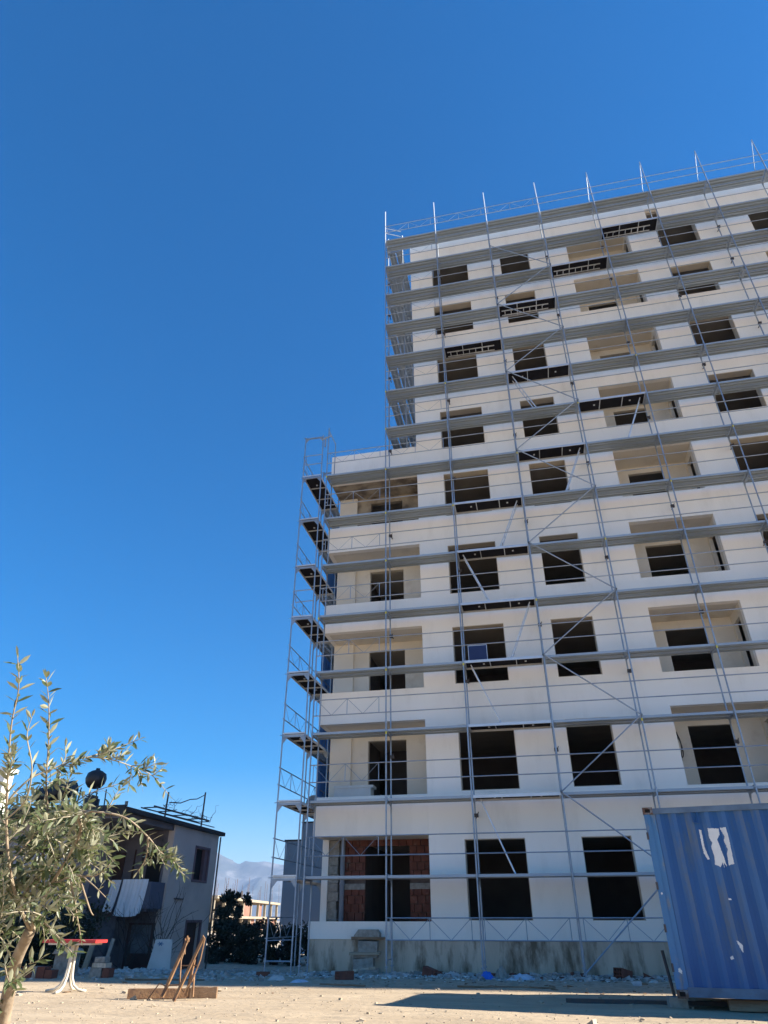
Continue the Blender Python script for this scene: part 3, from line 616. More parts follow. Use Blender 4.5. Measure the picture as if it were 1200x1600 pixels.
for nm, P in polys:
    m = MB(); st = 0.006; P = [(a, b+0.17) for a, b in P]
    x0, x1 = min(p[0] for p in P), max(p[0] for p in P); z0, z1 = min(p[1] for p in P), max(p[1] for p in P)
    def Yf(u): return (0.03+prof_y(u)-0.003) if u > 0.2 else (0.005 if u < 0.115 else 0.024)
    nu, nz = int((x1-x0)/st)+2, int((z1-z0)/st)+2
    for i in range(nu):
        for j in range(nz):
            u, z = x0+i*st, z0+j*st
            if inpoly(u+st/2+0.006*noise.noise(Vector((u*40, z*40, 0))), z+st/2+0.008*noise.noise(Vector((u*40, z*40, 9))), P):
                m.add([(u, Yf(u), z), (u+st, Yf(u+st), z), (u+st, Yf(u+st), z+st), (u, Yf(u), z+st)], [(0, 1, 2, 3)])
    if m.f: m.build(nm, 'white', K, (0, 0, 0))
m = MB(); 
for a, b in (((0.84, 2.62), (0.83, 2.80)), ((0.93, 2.60), (0.93, 2.80)), ((0.84, 2.62), (0.93, 2.60))): m.tube((a[0], 0.02, a[1]), (b[0], 0.02, b[1]), 0.012, n=6)
m.build('lashing_ring', 'cont', K, (0, 0, 0))
# timber under and beside the container
def beam(name, a, b, w, h, m_, label, cat, zoff=0, group=None):
    a = Vector(a); b = Vector(b); d = b-a; L = d.length; ang = math.atan2(d.y, d.x)
    m = MB(); n = 8
    for i in range(n+1):
        t = i/n; ww = w*(1+0.05*noise.noise(Vector((t*4, a.x, 0)))); hh = h*(1+0.06*noise.noise(Vector((t*5, a.y, 3))))
        m.v += [(t*L, -ww/2, 0), (t*L, ww/2, 0), (t*L, ww/2, hh), (t*L, -ww/2, hh)]
    for i in range(n):
        for k in range(4): m.f.append((i*4+k, i*4+(k+1) % 4, (i+1)*4+(k+1) % 4, (i+1)*4+k))
    m.f += [(3, 2, 1, 0), tuple(n*4+k for k in range(4))]
    o = m.build(name, m_); o.location = (a.x, a.y, a.z+zoff); o.rotation_euler = (0, -math.asin(max(-1, min(1, d.z/L))), ang)
    tag(o, label, cat, group); return o
beam('timber_beam', (7.05, -6.28, G0), (10.4, -6.55, G0), 0.16, 0.145, 'timber', 'brown timber beam wedged under the front edge of the blue container', 'timber')
beam('timber_beam', (7.6, -6.75, G0), (8.9, -7.3, G0), 0.14, 0.10, 'timber2', 'reddish timber offcut lying on the ground in front of the container', 'timber')
beam('support_block', (6.3, -6.15, G0), (6.3, -5.85, G0), 0.30, 0.148, 'rough', 'concrete block propping the front left corner of the container', 'block')
beam('steel_beam', (4.47, -5.58, G0-0.01), (7.15, -5.62, G0-0.01), 0.10, 0.07, 'dark', 'long dark steel bar lying on the ground left of the container', 'steel bar')
m = MB(); m.tube((6.53, -4.05, G0-0.02), (6.46, -4.0, 0.42), 0.03, n=6); tag(m.build('steel_stake', 'dark'), 'thin dark stake standing upright behind the left edge of the container', 'stake')
# ------------------------------------------------------------------ heap of blocks used as steps
H = thing('block_stack', 'rough stack of concrete blocks and boards leaning on the plinth as steps', 'block stack', (-0.7, 0.7, G0))
def slab(name, cx, cy, cz, w, d, h, rz, rx, m_, tw=0, par=H):
    X = Matrix.Rotation(rz, 4, 'Z') @ Matrix.Rotation(rx, 4, 'X') @ Matrix.Rotation(tw, 4, 'Y'); m = MB(); m.box((-w/2, -d/2, -h/2), (w/2, d/2, h/2), X)
    m.v = [tuple(Vector(v)+Vector((random.uniform(-.012, .012), random.uniform(-.012, .012), random.uniform(-.01, .01)))) for v in m.v]
    return m.build(name, m_, par, (cx-par.location.x, cy-par.location.y, cz-par.location.z))
m = MB(); m.prism([(-0.36, 0), (0.36, 0), (0.36, 0.1), (0.28, 0.19), (-0.24, 0.19), (-0.36, 0.05)], -0.14, 0.14, 'y'); m.build('concrete_block', 'rough', H, (0.0, 0.08, 0.84))
slab('board', -0.66, 0.72, 0.50-0.0, 0.95, 0.22, 0.06, 0.03, 0, 'timber'); slab('concrete_block', -0.68, 0.8, 0.32, 0.54, 0.3, 0.27, 0.05, 0.1, 'rough', 0.05)
slab('board', -0.74, 0.66, 0.15, 0.84, 0.24, 0.06, -0.03, 0, 'warm', -0.02); slab('concrete_block', -0.72, 0.74, 0.085, 0.66, 0.26, 0.06, 0.02, 0, 'rough')
slab('concrete_block', -0.78, 0.74, -0.07, 0.56, 0.3, 0.24, 0.0, 0.05, 'rough', -0.06); slab('board', -0.74, 0.66, -0.205, 0.62, 0.2, 0.05, 0.04, 0, 'conc', -0.12)
slab('concrete_block', -0.62, 0.6, -0.27, 0.56, 0.3, 0.12, 0.1, 0.1, 'rough')
# ------------------------------------------------------------------ rubble and litter
def chips(name, m_, n, region, smin, smax, flat=0.5, seed=1, label=None):
    rnd = random.Random(seed); m = MB()
    for _ in range(n):
        x, y = region(rnd); s = rnd.uniform(smin, smax)*(1 if rnd.random() < .8 else 1.8)
        R = Matrix.Translation((x, y, gz(x, y)+s*0.15*flat)) @ Matrix.Rotation(rnd.uniform(0, 6.3), 4, 'Z') @ Matrix.Rotation(rnd.uniform(-.5, .5), 4, 'X')
        a, b, h = s*rnd.uniform(.5, 1), s*rnd.uniform(.4, .9), s*flat*rnd.uniform(.4, 1)
        vs = [R @ Vector((sx*a*rnd.uniform(.3, .6), sy_*b*rnd.uniform(.3, .6), sz*h*rnd.uniform(.3, .6))) for sz in (-1, 1) for sx, sy_ in ((-1, -1), (1, -1), (1, 1), (-1, 1))]
        m.add(vs, [(0,3,2,1),(4,5,6,7),(0,1,5,4),(1,2,6,5),(2,3,7,6),(3,0,4,7)])
    o = m.build(name, m_, kind='stuff')
    if label: o['label'] = label
    return o
base = lambda r: (r.uniform(-2.3, 8.2), 0.95-abs(r.gauss(0, 0.75)))
dense = lambda r: (r.uniform(0.9, 7.5), 0.9-abs(r.gauss(0, 0.4)))
chips('rubble', 'chip', 1500, base, 0.03, 0.13, .6, 3, 'grey plaster rubble strewn along the foot of the building')
chips('plaster_debris', 'chipw', 520, dense, 0.03, 0.12, .5, 4, 'white broken insulation and plaster against the concrete plinth')
chips('brick_fragments', 'brick', 150, dense, 0.04, 0.15, .7, 5, 'red brick fragments among the rubble')
chips('gravel', 'stone', 90, lambda r: (r.uniform(-7, 9), r.uniform(-11, -3)), 0.04, 0.09, .6, 41, 'larger loose stones on the sandy yard')
chips('rubble', 'chip', 500, lambda r: (r.uniform(-9.5, -2.6), r.gauss(-0.3, 0.9)), 0.03, 0.13, .6, 6, 'grey rubble across the yard in front of the house')
chips('plaster_debris', 'chipw', 160, lambda r: (r.uniform(-10, -6.0), r.gauss(0.2, .5)), 0.04, 0.12, .7, 7, 'pale debris heap below the house balcony')
chips('gravel', 'stone', 1300, lambda r: (r.uniform(-7, 9), r.uniform(-13, -1)), 0.008, 0.032, .7, 8, 'small stones on the sandy yard')
chips('gravel', 'stone', 600, lambda r: (r.uniform(-3, 9), -9+r.gauss(0, 2.2)), 0.006, 0.028, .7, 9, 'fine stones on the near sand')
chips('litter', 'white', 520, lambda r: (r.uniform(-2.5, 7.8), 0.8-abs(r.gauss(0, 0.7))), 0.02, 0.10, .3, 31, 'small scraps of white paper and foam among the rubble')
chips('litter', 'dark', 260, lambda r: (r.uniform(-2.5, 7.8), 0.8-abs(r.gauss(0, 0.9))), 0.015, 0.08, .4, 32, 'small dark scraps among the rubble')
chips('litter', 'timber', 180, lambda r: (r.uniform(-9, 8.5), r.gauss(-2.2, 1.6)), 0.02, 0.09, .25, 33, 'splinters and wood scraps scattered over the yard')
def hollow_brick(x, y, rz, label, L=0.5, W=0.26, Hh=0.24, tilt=0.0, holes=True):
    t = thing('hollow_brick', label, 'brick', (x, y, G0-0.01), rz, 'bricks lying in the rubble')
    X = Matrix.Rotation(tilt, 4, 'Y'); m = MB(); th = 0.02
    nx_, nz_ = 3, 3; w = W; h = Hh
    m.box((th, 0, 0), (L, w, h), X)
    for i in range(nx_+1): yy = (w-th)*i/nx_; m.box((-0.05, yy, 0), (th, yy+th, h), X)
    for j in range(nz_+1): z = (h-th)*j/nz_; m.box((-0.049, th*.5, z), (th-0.001, w-th*.5, z+th), X)
    m.build('brick_body', 'brick', t, (0, 0, 0)); 
    m = MB(); m.box((th-0.006, th, th), (th-0.001, w-th, h-th), X); m.build('brick_holes', 'black', t, (0, 0, 0)); return t
hollow_brick(-0.78, -1.6, 0.95, 'hollow red brick lying on its side below the block steps, holes facing left', 0.40, 0.19, 0.19)
hollow_brick(0.95, 0.1, -0.5, 'bright red brick block tilted on the rubble right of the block steps', 0.30, 0.18, 0.24, 0.25)
hollow_brick(5.95, 0.15, 0.9, 'broken hollow brick in the rubble near the container', 0.4, 0.25, 0.25, 0.2)
hollow_brick(-3.2, -0.9, 0.4, 'small red brick piece lying by the foot of the left scaffold', 0.3, 0.12, 0.12)
tag(rag('plastic_bag', 2.62, -0.15, 0.42, 0.3, 0.20, 'bluebag', 1), 'bright blue plastic bag crumpled in the rubble', 'bag')
tag(rag('cement_sack', 2.98, 0.15, 0.36, 0.35, 0.32, 'rough', 9), 'brown crumpled sack beside the blue plastic bag', 'sack')
tag(rag('plastic_sheet', 3.5, -0.1, 0.75, 0.5, 0.13, 'palebag', 3), 'pale plastic sheet spread on the rubble right of the blue bag', 'sheet')
tag(rag('foam_piece', -2.4, -1.7, 0.4, 0.3, 0.13, 'chipw', 5), 'white foam piece on the ground in front of the left scaffold', 'litter')
tag(rag('paper_sheet', -1.6, -2.3, 0.45, 0.3, 0.05, 'palebag', 6), 'flat pale board lying in shade left of the hollow brick', 'litter')
tag(rag('paper_sheet', 1.7, 0.2, 0.5, 0.35, 0.13, 'chipw', 8), 'heap of crumpled white wrapping right of the red brick', 'litter')
for i, (a, b) in enumerate((((-0.9, -3.0), (0.2, -3.15)), ((2.2, -2.9), (4.3, -2.85)), ((-6.0, -2.6), (-4.0, -2.4)))):
    m = MB(); p0 = Vector((a[0], a[1], G0+0.01)); p1 = Vector((b[0], b[1], G0+0.012)); m.path([p0.lerp(p1, t/6)+Vector((0, 0.04*math.sin(t*2+i), 0.008)) for t in range(7)], 0.02, n=5)
    tag(m.build('wooden_lath', 'timber'), ('thin lath on the shade edge in front of the block steps', 'long thin lath on the ground in front of the middle window', 'thin lath lying in shade near the house')[i], 'lath')
# ------------------------------------------------------------------ cart on the timber
Q = thing('hand_barrow', 'rusty brown hand barrow frame with wire loops standing on its end', 'barrow', (-2.4, -6.75, G0))
def legbar(name, a, b, w, mm='timber2'):
    m = MB(); m.path([a, b], w, n=4); m.build(name, mm, Q, (0, 0, 0))
legbar('pole', (-0.36, -0.04, 0.05), (-0.06, 0.1, 0.97), 0.035); legbar('pole', (-0.08, -0.12, 0.0), (0.30, 0.0, 0.97), 0.036); legbar('pole', (0.05, 0.1, 0.06), (0.12, 0.1, 0.62), 0.03)
legbar('crossbar', (-0.12, 0.08, 0.52), (0.22, 0.06, 0.53), 0.012); legbar('crossbar', (-0.3, 0.0, 0.22), (0.0, -0.06, 0.24), 0.02)
m = MB(); m.path([(-0.06, 0.06, 0.9), (-0.10, 0.0, 0.6), (-0.04, -0.05, 0.25), (0.06, -0.06, 0.13), (0.2, -0.05, 0.3), (0.3, -0.02, 0.62), (0.33, 0.0, 0.95), (0.29, 0.0, 1.0), (0.25, 0, 0.9)], 0.014, n=5); m.build('wire_loop', 'timber2', Q, (0, 0, 0))
m = MB(); m.path([(-0.02, 0.06, 0.9), (-0.05, 0.03, 0.99), (-0.1, 0.06, 0.95), (-0.06, 0.04, 0.7)], 0.013, n=5); m.build('wire_loop', 'timber2', Q, (0, 0, 0))
m = MB(); m.path([(-0.6, -0.1, 0.03), (-0.45, -0.05, 0.25), (-0.3, 0, 0.2)], 0.012, n=5); m.path([(0.15, 0.1, 0.4), (0.17, 0.12, 0.05)], 0.02, n=5); m.build('strap_iron', 'timber2', Q, (0, 0, 0))
beam('timber_beam', (-3.55, -6.62, G0), (-2.35, -6.25, G0), 0.12, 0.15, 'timber2', 'thick brown timber beam lying on the sand under the barrow', 'timber')
beam('timber_beam', (-2.44, -6.3, G0), (-1.95, -6.2, G0), 0.10, 0.17, 'timber', 'pale short timber offcut right of the barrow', 'timber')
# ------------------------------------------------------------------ table with a red top
Tt = thing('garden_table', 'white four-legged garden table with a red board top on the sand', 'table', (-5.45, -5.95, G0))
m = MB(); m.box((-0.66, -0.02, 0.845), (0.60, 0.42, 0.90)); m.build('table_top', 'red', Tt, (0, 0, 0), label='red board laid on top')
m = MB(); m.box((-0.5, 0.0, 0.81), (0.5, 0.4, 0.843)); m.build('top_frame', 'cream', Tt, (0, 0, 0))
for i, an in enumerate((0.15, 1.7, 3.3, 4.85)):
    m = MB(); cx, sx = math.cos(an), math.sin(an); r_ = [(0.06, 0.83), (0.05, 0.66), (0.05, 0.45), (0.075, 0.25), (0.14, 0.12), (0.25, 0.045), (0.42, 0.02)]
    m.path([(cx*a, 0.2+sx*a, z) for a, z in r_], 0.026, n=8); m.build('leg', 'cream', Tt, (0, 0, 0), smooth=True)
# ------------------------------------------------------------------ yard things by the house
def blockheap(x, y, label, bricks):
    t = thing('brick_pile', label, 'brick pile', (x, y, G0-0.02))
    for (dx, dz, w, h, mm) in bricks:
        m = MB(); m.box((dx, -0.12, dz), (dx+w, 0.14, dz+h)); m.build('block', mm, t, (0, 0, 0))
blockheap(-8.9, -2.5, 'row of red hollow blocks standing left of the garden table', [(0, 0, 0.3, 0.27, 'brick'), (0.32, 0, 0.1, 0.27, 'rough'), (0.44, 0, 0.22, 0.27, 'brick'), (0.68, 0, 0.2, 0.2, 'brick')])
blockheap(-7.35, -1.9, 'small pile of pale stone blocks and a brick behind the table', [(0, 0, 0.32, 0.22, 'rough'), (0.03, 0.23, 0.4, 0.1, 'conc'), (0.36, 0, 0.18, 0.22, 'brick'), (0.08, 0.34, 0.28, 0.12, 'rough')])
m = MB(); m.box((-8.8, -1.5, G0-.02), (-8.3, -1.1, 0.15)); m.prism([(-8.88, 0.153), (-8.22, 0.153), (-8.3, 0.26), (-8.55, 0.32), (-8.8, 0.26)], -1.55, -1.05); tag(m.build('stone_pedestal', 'rough'), 'small capped stone pedestal behind the red blocks', 'pedestal')
m = MB(); m.path([(-9.62, 1.2, -0.5), (-9.5, 1.3, 0.42)], 0.085, n=6); tag(m.build('leaning_post', 'warm'), 'pale thick post leaning left of the other post under the balcony', 'post')
m = MB(); m.path([(-8.98, 1.2, -0.5), (-8.85, 1.3, 0.45)], 0.055, n=6); tag(m.build('leaning_post', 'rough'), 'thinner grey post leaning right of the pale one under the balcony', 'post')
m = MB(); m.prism([(-8.02, -0.6), (-7.18, -0.6), (-7.25, 0.42), (-7.80, 0.42)], 2.0, 2.05); o = m.build('display_board', 'trough'); tag(o, 'whitish board with a blue star mark leaning by the house corner', 'board')
st = MB()
for a in (0, PI/4, PI/2, 3*PI/4): st.box((-0.09*abs(math.cos(a))-.012, -0.002, -.012), (0.09*abs(math.cos(a))+.012, 0, .012), Matrix.Rotation(a, 4, 'Y'))
st.v = [(v[0]-7.62, 1.995+v[1]*1, v[2]+0.30) for v in st.v]; s2 = st.build('blue_mark', 'skyblue', o); s2.matrix_parent_inverse = Matrix()
# ------------------------------------------------------------------ the house on the left
HB = thing('house', 'shaded grey two-storey house with a flat roof and a balcony at the left', 'house', (-9.8, 5.9, -0.75))
def hp_(name, a, b, m_, label=None):
    m = MB(); m.box(a, b); return m.build(name, m_, HB, label=label)
m = MB()   # right wall with two openings
def wall_x(mb, x, y0, y1, z0, z1, th, openings):
    t = MB(); wall_grid(t, y0, y1, z0, z1, 0, th, openings); mb.add([(x-v[1], v[0], v[2]) for v in t.v], t.f)
wall_x(m, -9.8, 5.9, 10.0, -1.0, 4.15, 0.25, [(7.95, 9.17, 2.35, 3.5), (7.95, 9.2, -0.7, 0.85)]); m.build('side_wall', 'house', HB)
for (y0, y1, z0, z1, nm, mm) in ((7.95, 9.17, 2.35, 3.5, 'window', 'black'), (7.95, 9.2, -0.7, 0.85, 'door', 'shutter')):
    m = MB(); m.box((-9.99, y0, z0), (-9.97, y1, z1)); w_ = m.build(nm, mm, HB)
    m = MB(); m.box((-9.86, y0-.09, z0-.09), (-9.77, y0+.004, z1+.09)); m.box((-9.86, y1-.004, z0-.09), (-9.77, y1+.09, z1+.09)); m.box((-9.86, y0+.005, z1), (-9.77, y1-.005, z1+.09)); m.box((-9.86, y0+.005, z0-.09), (-9.77, y1-.005, z0))
    if nm == 'window': m.box((-9.96, y1-.3, z0), (-9.83, y1-.02, z1))
    f_ = m.build(nm+'_frame', 'pink', w_); f_.matrix_parent_inverse = Matrix()
    f_.location = (0, 0, 0); f_.matrix_parent_inverse = (Matrix.Translation(HB.location)@Matrix.Translation(-HB.location))
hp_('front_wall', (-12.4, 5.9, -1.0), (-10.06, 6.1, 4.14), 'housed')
hp_('rear_wall', (-20, 9.8, -1.0), (-10.06, 10.0, 4.14), 'house')
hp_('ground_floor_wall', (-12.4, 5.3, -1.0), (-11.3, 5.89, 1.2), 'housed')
hp_('left_block', (-20.0, 3.1, -1.0), (-12.42, 9.79, 4.14), 'housel', 'lilac grey projecting block')
m = MB(); m.box((-20.2, 2.0, 4.15), (-9.62, 10.25, 4.30)); m.box((-20.2, 1.9, 4.05), (-9.7, 2.0, 4.36)); m.build('roof', 'roof', HB)
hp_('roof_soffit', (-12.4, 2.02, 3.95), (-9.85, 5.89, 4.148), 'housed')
m = MB(); m.box((-13.2, 4.85, 1.28), (-9.87, 4.99, 2.14)); m.box((-9.99, 4.99, 1.28), (-9.87, 5.89, 2.14)); m.box((-13.2, 4.99, 1.2), (-9.99, 5.89, 1.32)); m.build('balcony', 'balc', HB)
for (a, b, z0, z1) in ((-12.15, -11.75, 1.5, 3.2), (-11.35, -11.3, 1.5, 3.3), (-11.0, -10.95, 1.5, 3.3)):
    m = MB(); m.box((a, 5.85, z0), (b, 5.895, z1)); m.build('shutter', 'shutter', HB)
hp_('balcony_door', (-10.75, 5.86, 1.35), (-10.15, 5.896, 3.4), 'black')
m = MB(); m.box((-11.05, 5.80, -0.8), (-10.95, 5.895, 0.85)); m.box((-10.0-.1, 5.80, -0.8), (-10.0-.02, 5.895, 0.85)); m.box((-10.95, 5.80, 0.78), (-10.1, 5.895, 0.85)); m.box((-10.95, 5.84, -0.8), (-10.1, 5.895, -0.1)); fd = m.build('front_door', 'shutter', HB)
m = MB(); m.box((-10.94, 5.85, -0.1), (-10.11, 5.893, 0.775)); gl = m.build('door_glass', 'glass', fd); 
m = MB(); m.box((-12.9, 3.06, 0.0-1), (-14.6+0.0, 3.098, 0.9)); m.build('garage_opening', 'black', HB)
m = MB(); m.box((-16.2, 3.04, 1.9), (-14.9, 3.098, 3.2)); m.build('window', 'black', HB)
m = MB(); m.path([(-9.72, 10.02, -0.8), (-9.72, 10.02, 4.1)], 0.035, n=6); m.build('rain_pipe', 'dark', HB)
m = MB(); m.box((-9.82, 8.0-1.4, 1.62), (-9.74, 7.3, 1.66)); m.build('wall_bracket', 'dark', HB)
# sheets over the balcony
def cloth(x0, x1, z0, z1, y, ph, label):
    m = MB(); n = 28; k = 14
    for j in range(k+1):
        for i in range(n+1):
            u = i/n; v = j/k; x = x0+(x1-x0)*u+0.10*(v-0.5)*(1-v); z = z1-(z1-z0)*v-0.05*math.sin(u*PI)*v+(0.06*v if u > .9 else 0)
            m.v.append((x-0.22*v, y-0.035*math.sin(u*17+ph)*(.3+v)-0.02*math.sin(u*41), z))
    m.f = [(j*(n+1)+i, j*(n+1)+i+1, (j+1)*(n+1)+i+1, (j+1)*(n+1)+i) for j in range(k) for i in range(n)]
    o = m.build('bed_sheet', 'sheet', smooth=True); tag(o, label, 'sheet')
cloth(-10.95, -9.92, 1.08, 2.22, 4.79, 0, 'wider white bed sheet drying over the house balcony')
cloth(-11.35, -10.98, 1.2, 2.2, 4.72, 2, 'narrow folded white sheet drying left of the wide one')
# roof things
m = MB()
for (dx, dy) in ((-.35, -.3), (.35, -.3), (-.35, .3), (.35, .3)): m.tube((-12.5+dx*1.2, 4+dy, 4.3), (-12.5+dx, 4+dy, 5.3), 0.025, n=5)
m.tube((-12.9, 3.7, 4.7), (-12.1, 3.7, 5.2), 0.018, n=5); m.tube((-12.1, 3.7, 4.7), (-12.9, 3.7, 5.2), 0.018, n=5)
t = thing('water_tank', 'round black water tank on a thin metal stand on the house roof', 'water tank', (-12.5, 4, 4.3)); m.build('stand', 'dark', t)
m = MB(); n = 14
rings = [(0.05, 0), (0.24, 0.05), (0.36, 0.2), (0.40, 0.38), (0.35, 0.56), (0.2, 0.66), (0.08, 0.70), (0.08, 0.76), (0.02, 0.76)]
for r, z in rings:
    for i in range(n): m.v.append((-12.5+r*math.cos(2*PI*i/n), 4+r*math.sin(2*PI*i/n), 5.28+z))
m.f = [(a*n+i, a*n+(i+1) % n, (a+1)*n+(i+1) % n, (a+1)*n+i) for a in range(len(rings)-1) for i in range(n)]+[tuple(range(n))]; m.build('tank_body', 'tank', t, smooth=True)
t = thing('water_tank', 'long dark cylindrical tank lying on the house roof left of the round one', 'water tank', (-15, 5, 4.3))
m = MB(); m.tube((-15.6, 5, 5.25), (-14.1, 5, 5.5), 0.32, n=14); m.build('tank_body', 'tank', t)
m = MB(); m.box((-15.3, 4.8, 4.3), (-15.2, 5.2, 5.05)); m.build('stand_leg', 'dark', t)
m = MB(); m.box((-14.4, 4.8, 4.3), (-14.3, 5.2, 5.1)); m.build('stand_leg', 'dark', t)
m = MB(); m.tube((-12.2, 3.6, 4.3), (-12.2, 3.6, 4.85), 0.28, n=12); m.tube((-12.2, 3.6, 4.85), (-12.2, 3.6, 4.95), 0.2, n=12); tag(m.build('roof_drum', 'tank'), 'squat black drum standing beside the round tank on the roof', 'drum')
m = MB(); m.tube((-10.6, 3.4, 4.3), (-10.6, 3.4, 4.5), 0.09, n=8); m.tube((-10.6, 3.4, 4.5), (-10.6, 3.4, 4.7), 0.06, n=8); tag(m.build('vent_pipe', 'rough'), 'short vent pipe at the front edge of the house roof', 'vent')
for i, (x, y, h, lb) in enumerate(((-17.2, 6, 6.9, 'tall thin lattice mast at the left end of the house roof'), (-16.2, 6, 6.1, 'shorter thin mast right of the tall one on the roof'), (-15.9, 6.2, 5.9, 'thin rod beside the shorter mast on the roof'))):
    m = MB(); m.tube((x, y, 4.3), (x+0.12, y, h), 0.022, n=5)
    if i < 1: m.tube((x-.5, y, 5.7), (x+.7, y, 6.6), 0.012, n=4); m.tube((x+.1, y, 6.8), (x+.9, y, 6.65), 0.012, n=4)
    tag(m.build('antenna_mast', 'dark'), lb, 'mast')
pg = thing('roof_pergola', 'low iron pergola with dead vine on the right part of the house roof', 'pergola', (-9.9, 6.5, 4.3))
for (y, z) in ((5.1, 5.25), (8.3, 5.72)):
    m = MB(); m.tube((-9.9, y, 4.3), (-9.9, y, z), 0.035, n=5); m.build('post', 'dark', pg)
m = MB(); m.tube((-9.9, 4.2, 4.62), (-9.9, 9.0, 4.66), 0.035, n=5); m.tube((-10.5, 4.3, 4.6), (-10.5, 9.2, 4.64), 0.025, n=5); m.tube((-9.9, 4.6, 4.44), (-9.9, 9.6, 4.46), 0.02, n=5)
for y in (4.5, 5.6, 6.8, 8.0, 9.0): m.tube((-9.9, y, 4.62), (-10.5, y, 4.62), 0.02, n=4)
m.build('rails', 'dark', pg)
rnd = random.Random(11); m = MB()
for i in range(16):
    p = Vector((-9.9, rnd.uniform(4.6, 9.5), 4.6)); pts = [p]
    for s in range(6): p = p+Vector((rnd.uniform(-.1, .1), rnd.uniform(-.3, .35), rnd.uniform(-.05, .2))); pts.append(p)
    m.path(pts, 0.014, 0.004, n=4)
m.path([(-9.9, 5.3, 4.9), (-9.9, 6.2, 5.0), (-9.9, 7, 5.25), (-9.9, 7.6, 5.35), (-9.9, 8.25, 5.6)], 0.022, 0.018, n=5)
m.build('dead_vine', 'branch', pg)
# bare shrubs in front of the side wall
def bare_shrub(x, y, z, h, n, label, seed):
    r = random.Random(seed); t = thing('bare_shrub', label, 'shrub', (x, y, z)); mt_ = MB(); mb = MB()
    mt_.path([(x, y, z-.1), (x+.03, y, z+h*.25)], 0.03, 0.02, n=5)
    for i in range(n):
        p = Vector((x, y, z+h*r.uniform(.02, .25))); d = Vector((r.gauss(0, .55), r.gauss(0, .3), 1)).normalized(); pts = [p]
        for s in range(7): d = (d+Vector((r.gauss(0, .22), r.gauss(0, .15), r.gauss(.02, .12)))).normalized(); p = p+d*h*0.13; pts.append(p)
        mb.path(pts, 0.014, 0.004, n=4)
        for q in range(3):
            j = r.randint(2, 6); p2 = pts[j]; d2 = (d+Vector((r.gauss(0, .6), r.gauss(0, .3), r.gauss(0, .4)))).normalized()
            mb.path([p2, p2+d2*h*.12, p2+d2*h*.22+Vector((0, 0, .03))], 0.007, 0.003, n=3)
    mt_.build('stem', 'branch', t); mb.build('twigs', 'branch', t)
bare_shrub(-8.9, 4.3, -0.7, 2.4, 20, 'leafless shrub standing against the house side wall', 21)
bare_shrub(-9.9, 4.0, -0.7, 2.0, 14, 'thinner leafless shrub beside the glazed house door', 22)
# ------------------------------------------------------------------ white wall at far left, grey building, far buildings
m = MB(); m.box((-13, -5.4, G0-.1), (-8.62, -5.1, 4.1)); m.box((-13, -5.45, 4.1), (-8.55, -5.05, 4.2)); tag(m.build('white_wall', 'white'), 'whitewashed wall at the far left edge behind the olive tree', 'wall')
gb = thing('grey_building', 'slate grey building with a stepped top behind the left scaffold', 'building', (-9, 25, -0.75))
m = MB(); m.box((-12.05, 25, 0.7), (-10.98, 34, 5.33)); m.box((-10.98, 25, 0.7), (-1.0, 34, 6.38)); m.build('wall', 'grey', gb)
m = MB(); m.box((-11.9, 25.05, -0.9), (-1.05, 33.9, 0.698)); m.build('ground_storey', 'pale', gb)
m = MB(); m.box((-12.1, 24.95, 5.33), (-10.98, 34.05, 5.41)); m.box((-11.0, 24.95, 6.38), (-0.95, 34.05, 6.46)); m.build('parapet_cap', 'roof', gb)
ub = thing('unfinished_building', 'distant two-storey concrete frame with red brick infill and bare rebar on its roof', 'building', (-56, 130, -0.8))
a0, a1 = Vector((-51, 100.3, 0)), Vector((-60.8, 158, 0)); dv = (a1-a0); Ld = dv.length; dn = dv.normalized(); nn_ = Vector((dn.y, -dn.x, 0))
XU = Matrix.Translation(a0) @ Matrix(((dn.x, -nn_.x, 0, 0), (dn.y, -nn_.y, 0, 0), (0, 0, 1, 0), (0, 0, 0, 1)))   # local x along the face, local y inwards
for z0, z1 in ((4.1, 4.55), (1.2, 1.6)):
    m = MB(); m.box((-0.5, -0.5, z0), (Ld+.5, 14, z1), XU); m.build('floor_slab', 'warm', ub)
for i in range(14):
    m = MB(); u = i*Ld/8; m.box((u-.25, 0, -1), (u+.25, .5, 4.1), XU); m.build('column', 'warm', ub)
rnd = random.Random(5)
for i in range(8):
    u0 = i*Ld/8+.25; w = Ld/8-.5
    for z0, z1 in ((1.6, 4.1), (-0.9, 1.2)):
        if rnd.random() < .55:
            m = MB(); f0 = rnd.uniform(0, .35); f1 = rnd.uniform(.6, 1); m.box((u0+w*f0, .3, z0), (u0+w*f1, .55, z1), XU); m.build('brick_panel', 'farbrick', ub)
m = MB(); m.box((0, 7, -.9), (Ld, 7.2, 4.1), XU); m.build('inner_wall', 'inside', ub)
rb = MB()
for i in range(60):
    u = rnd.choice([j*Ld/8 for j in range(9)])+rnd.gauss(0, .4); v = rnd.choice((0.2, 6, 12))+rnd.gauss(0, .3); h = rnd.uniform(1.5, 4.2); p = XU @ Vector((u, v, 4.5)); rb.tube(p, p+Vector((rnd.gauss(0, .12), rnd.gauss(0, .12), h)), 0.035, n=4)
rb.build('rebar', 'rust', ub)
m = MB()
for i in range(5):
    p = XU @ Vector((rnd.uniform(0, Ld*.6), rnd.uniform(0, 5), 4.5)); m.tube(p, p+Vector((0, 0, 1.5)), .35, .2, n=7)
m.build('roof_bundle', 'dark', ub)
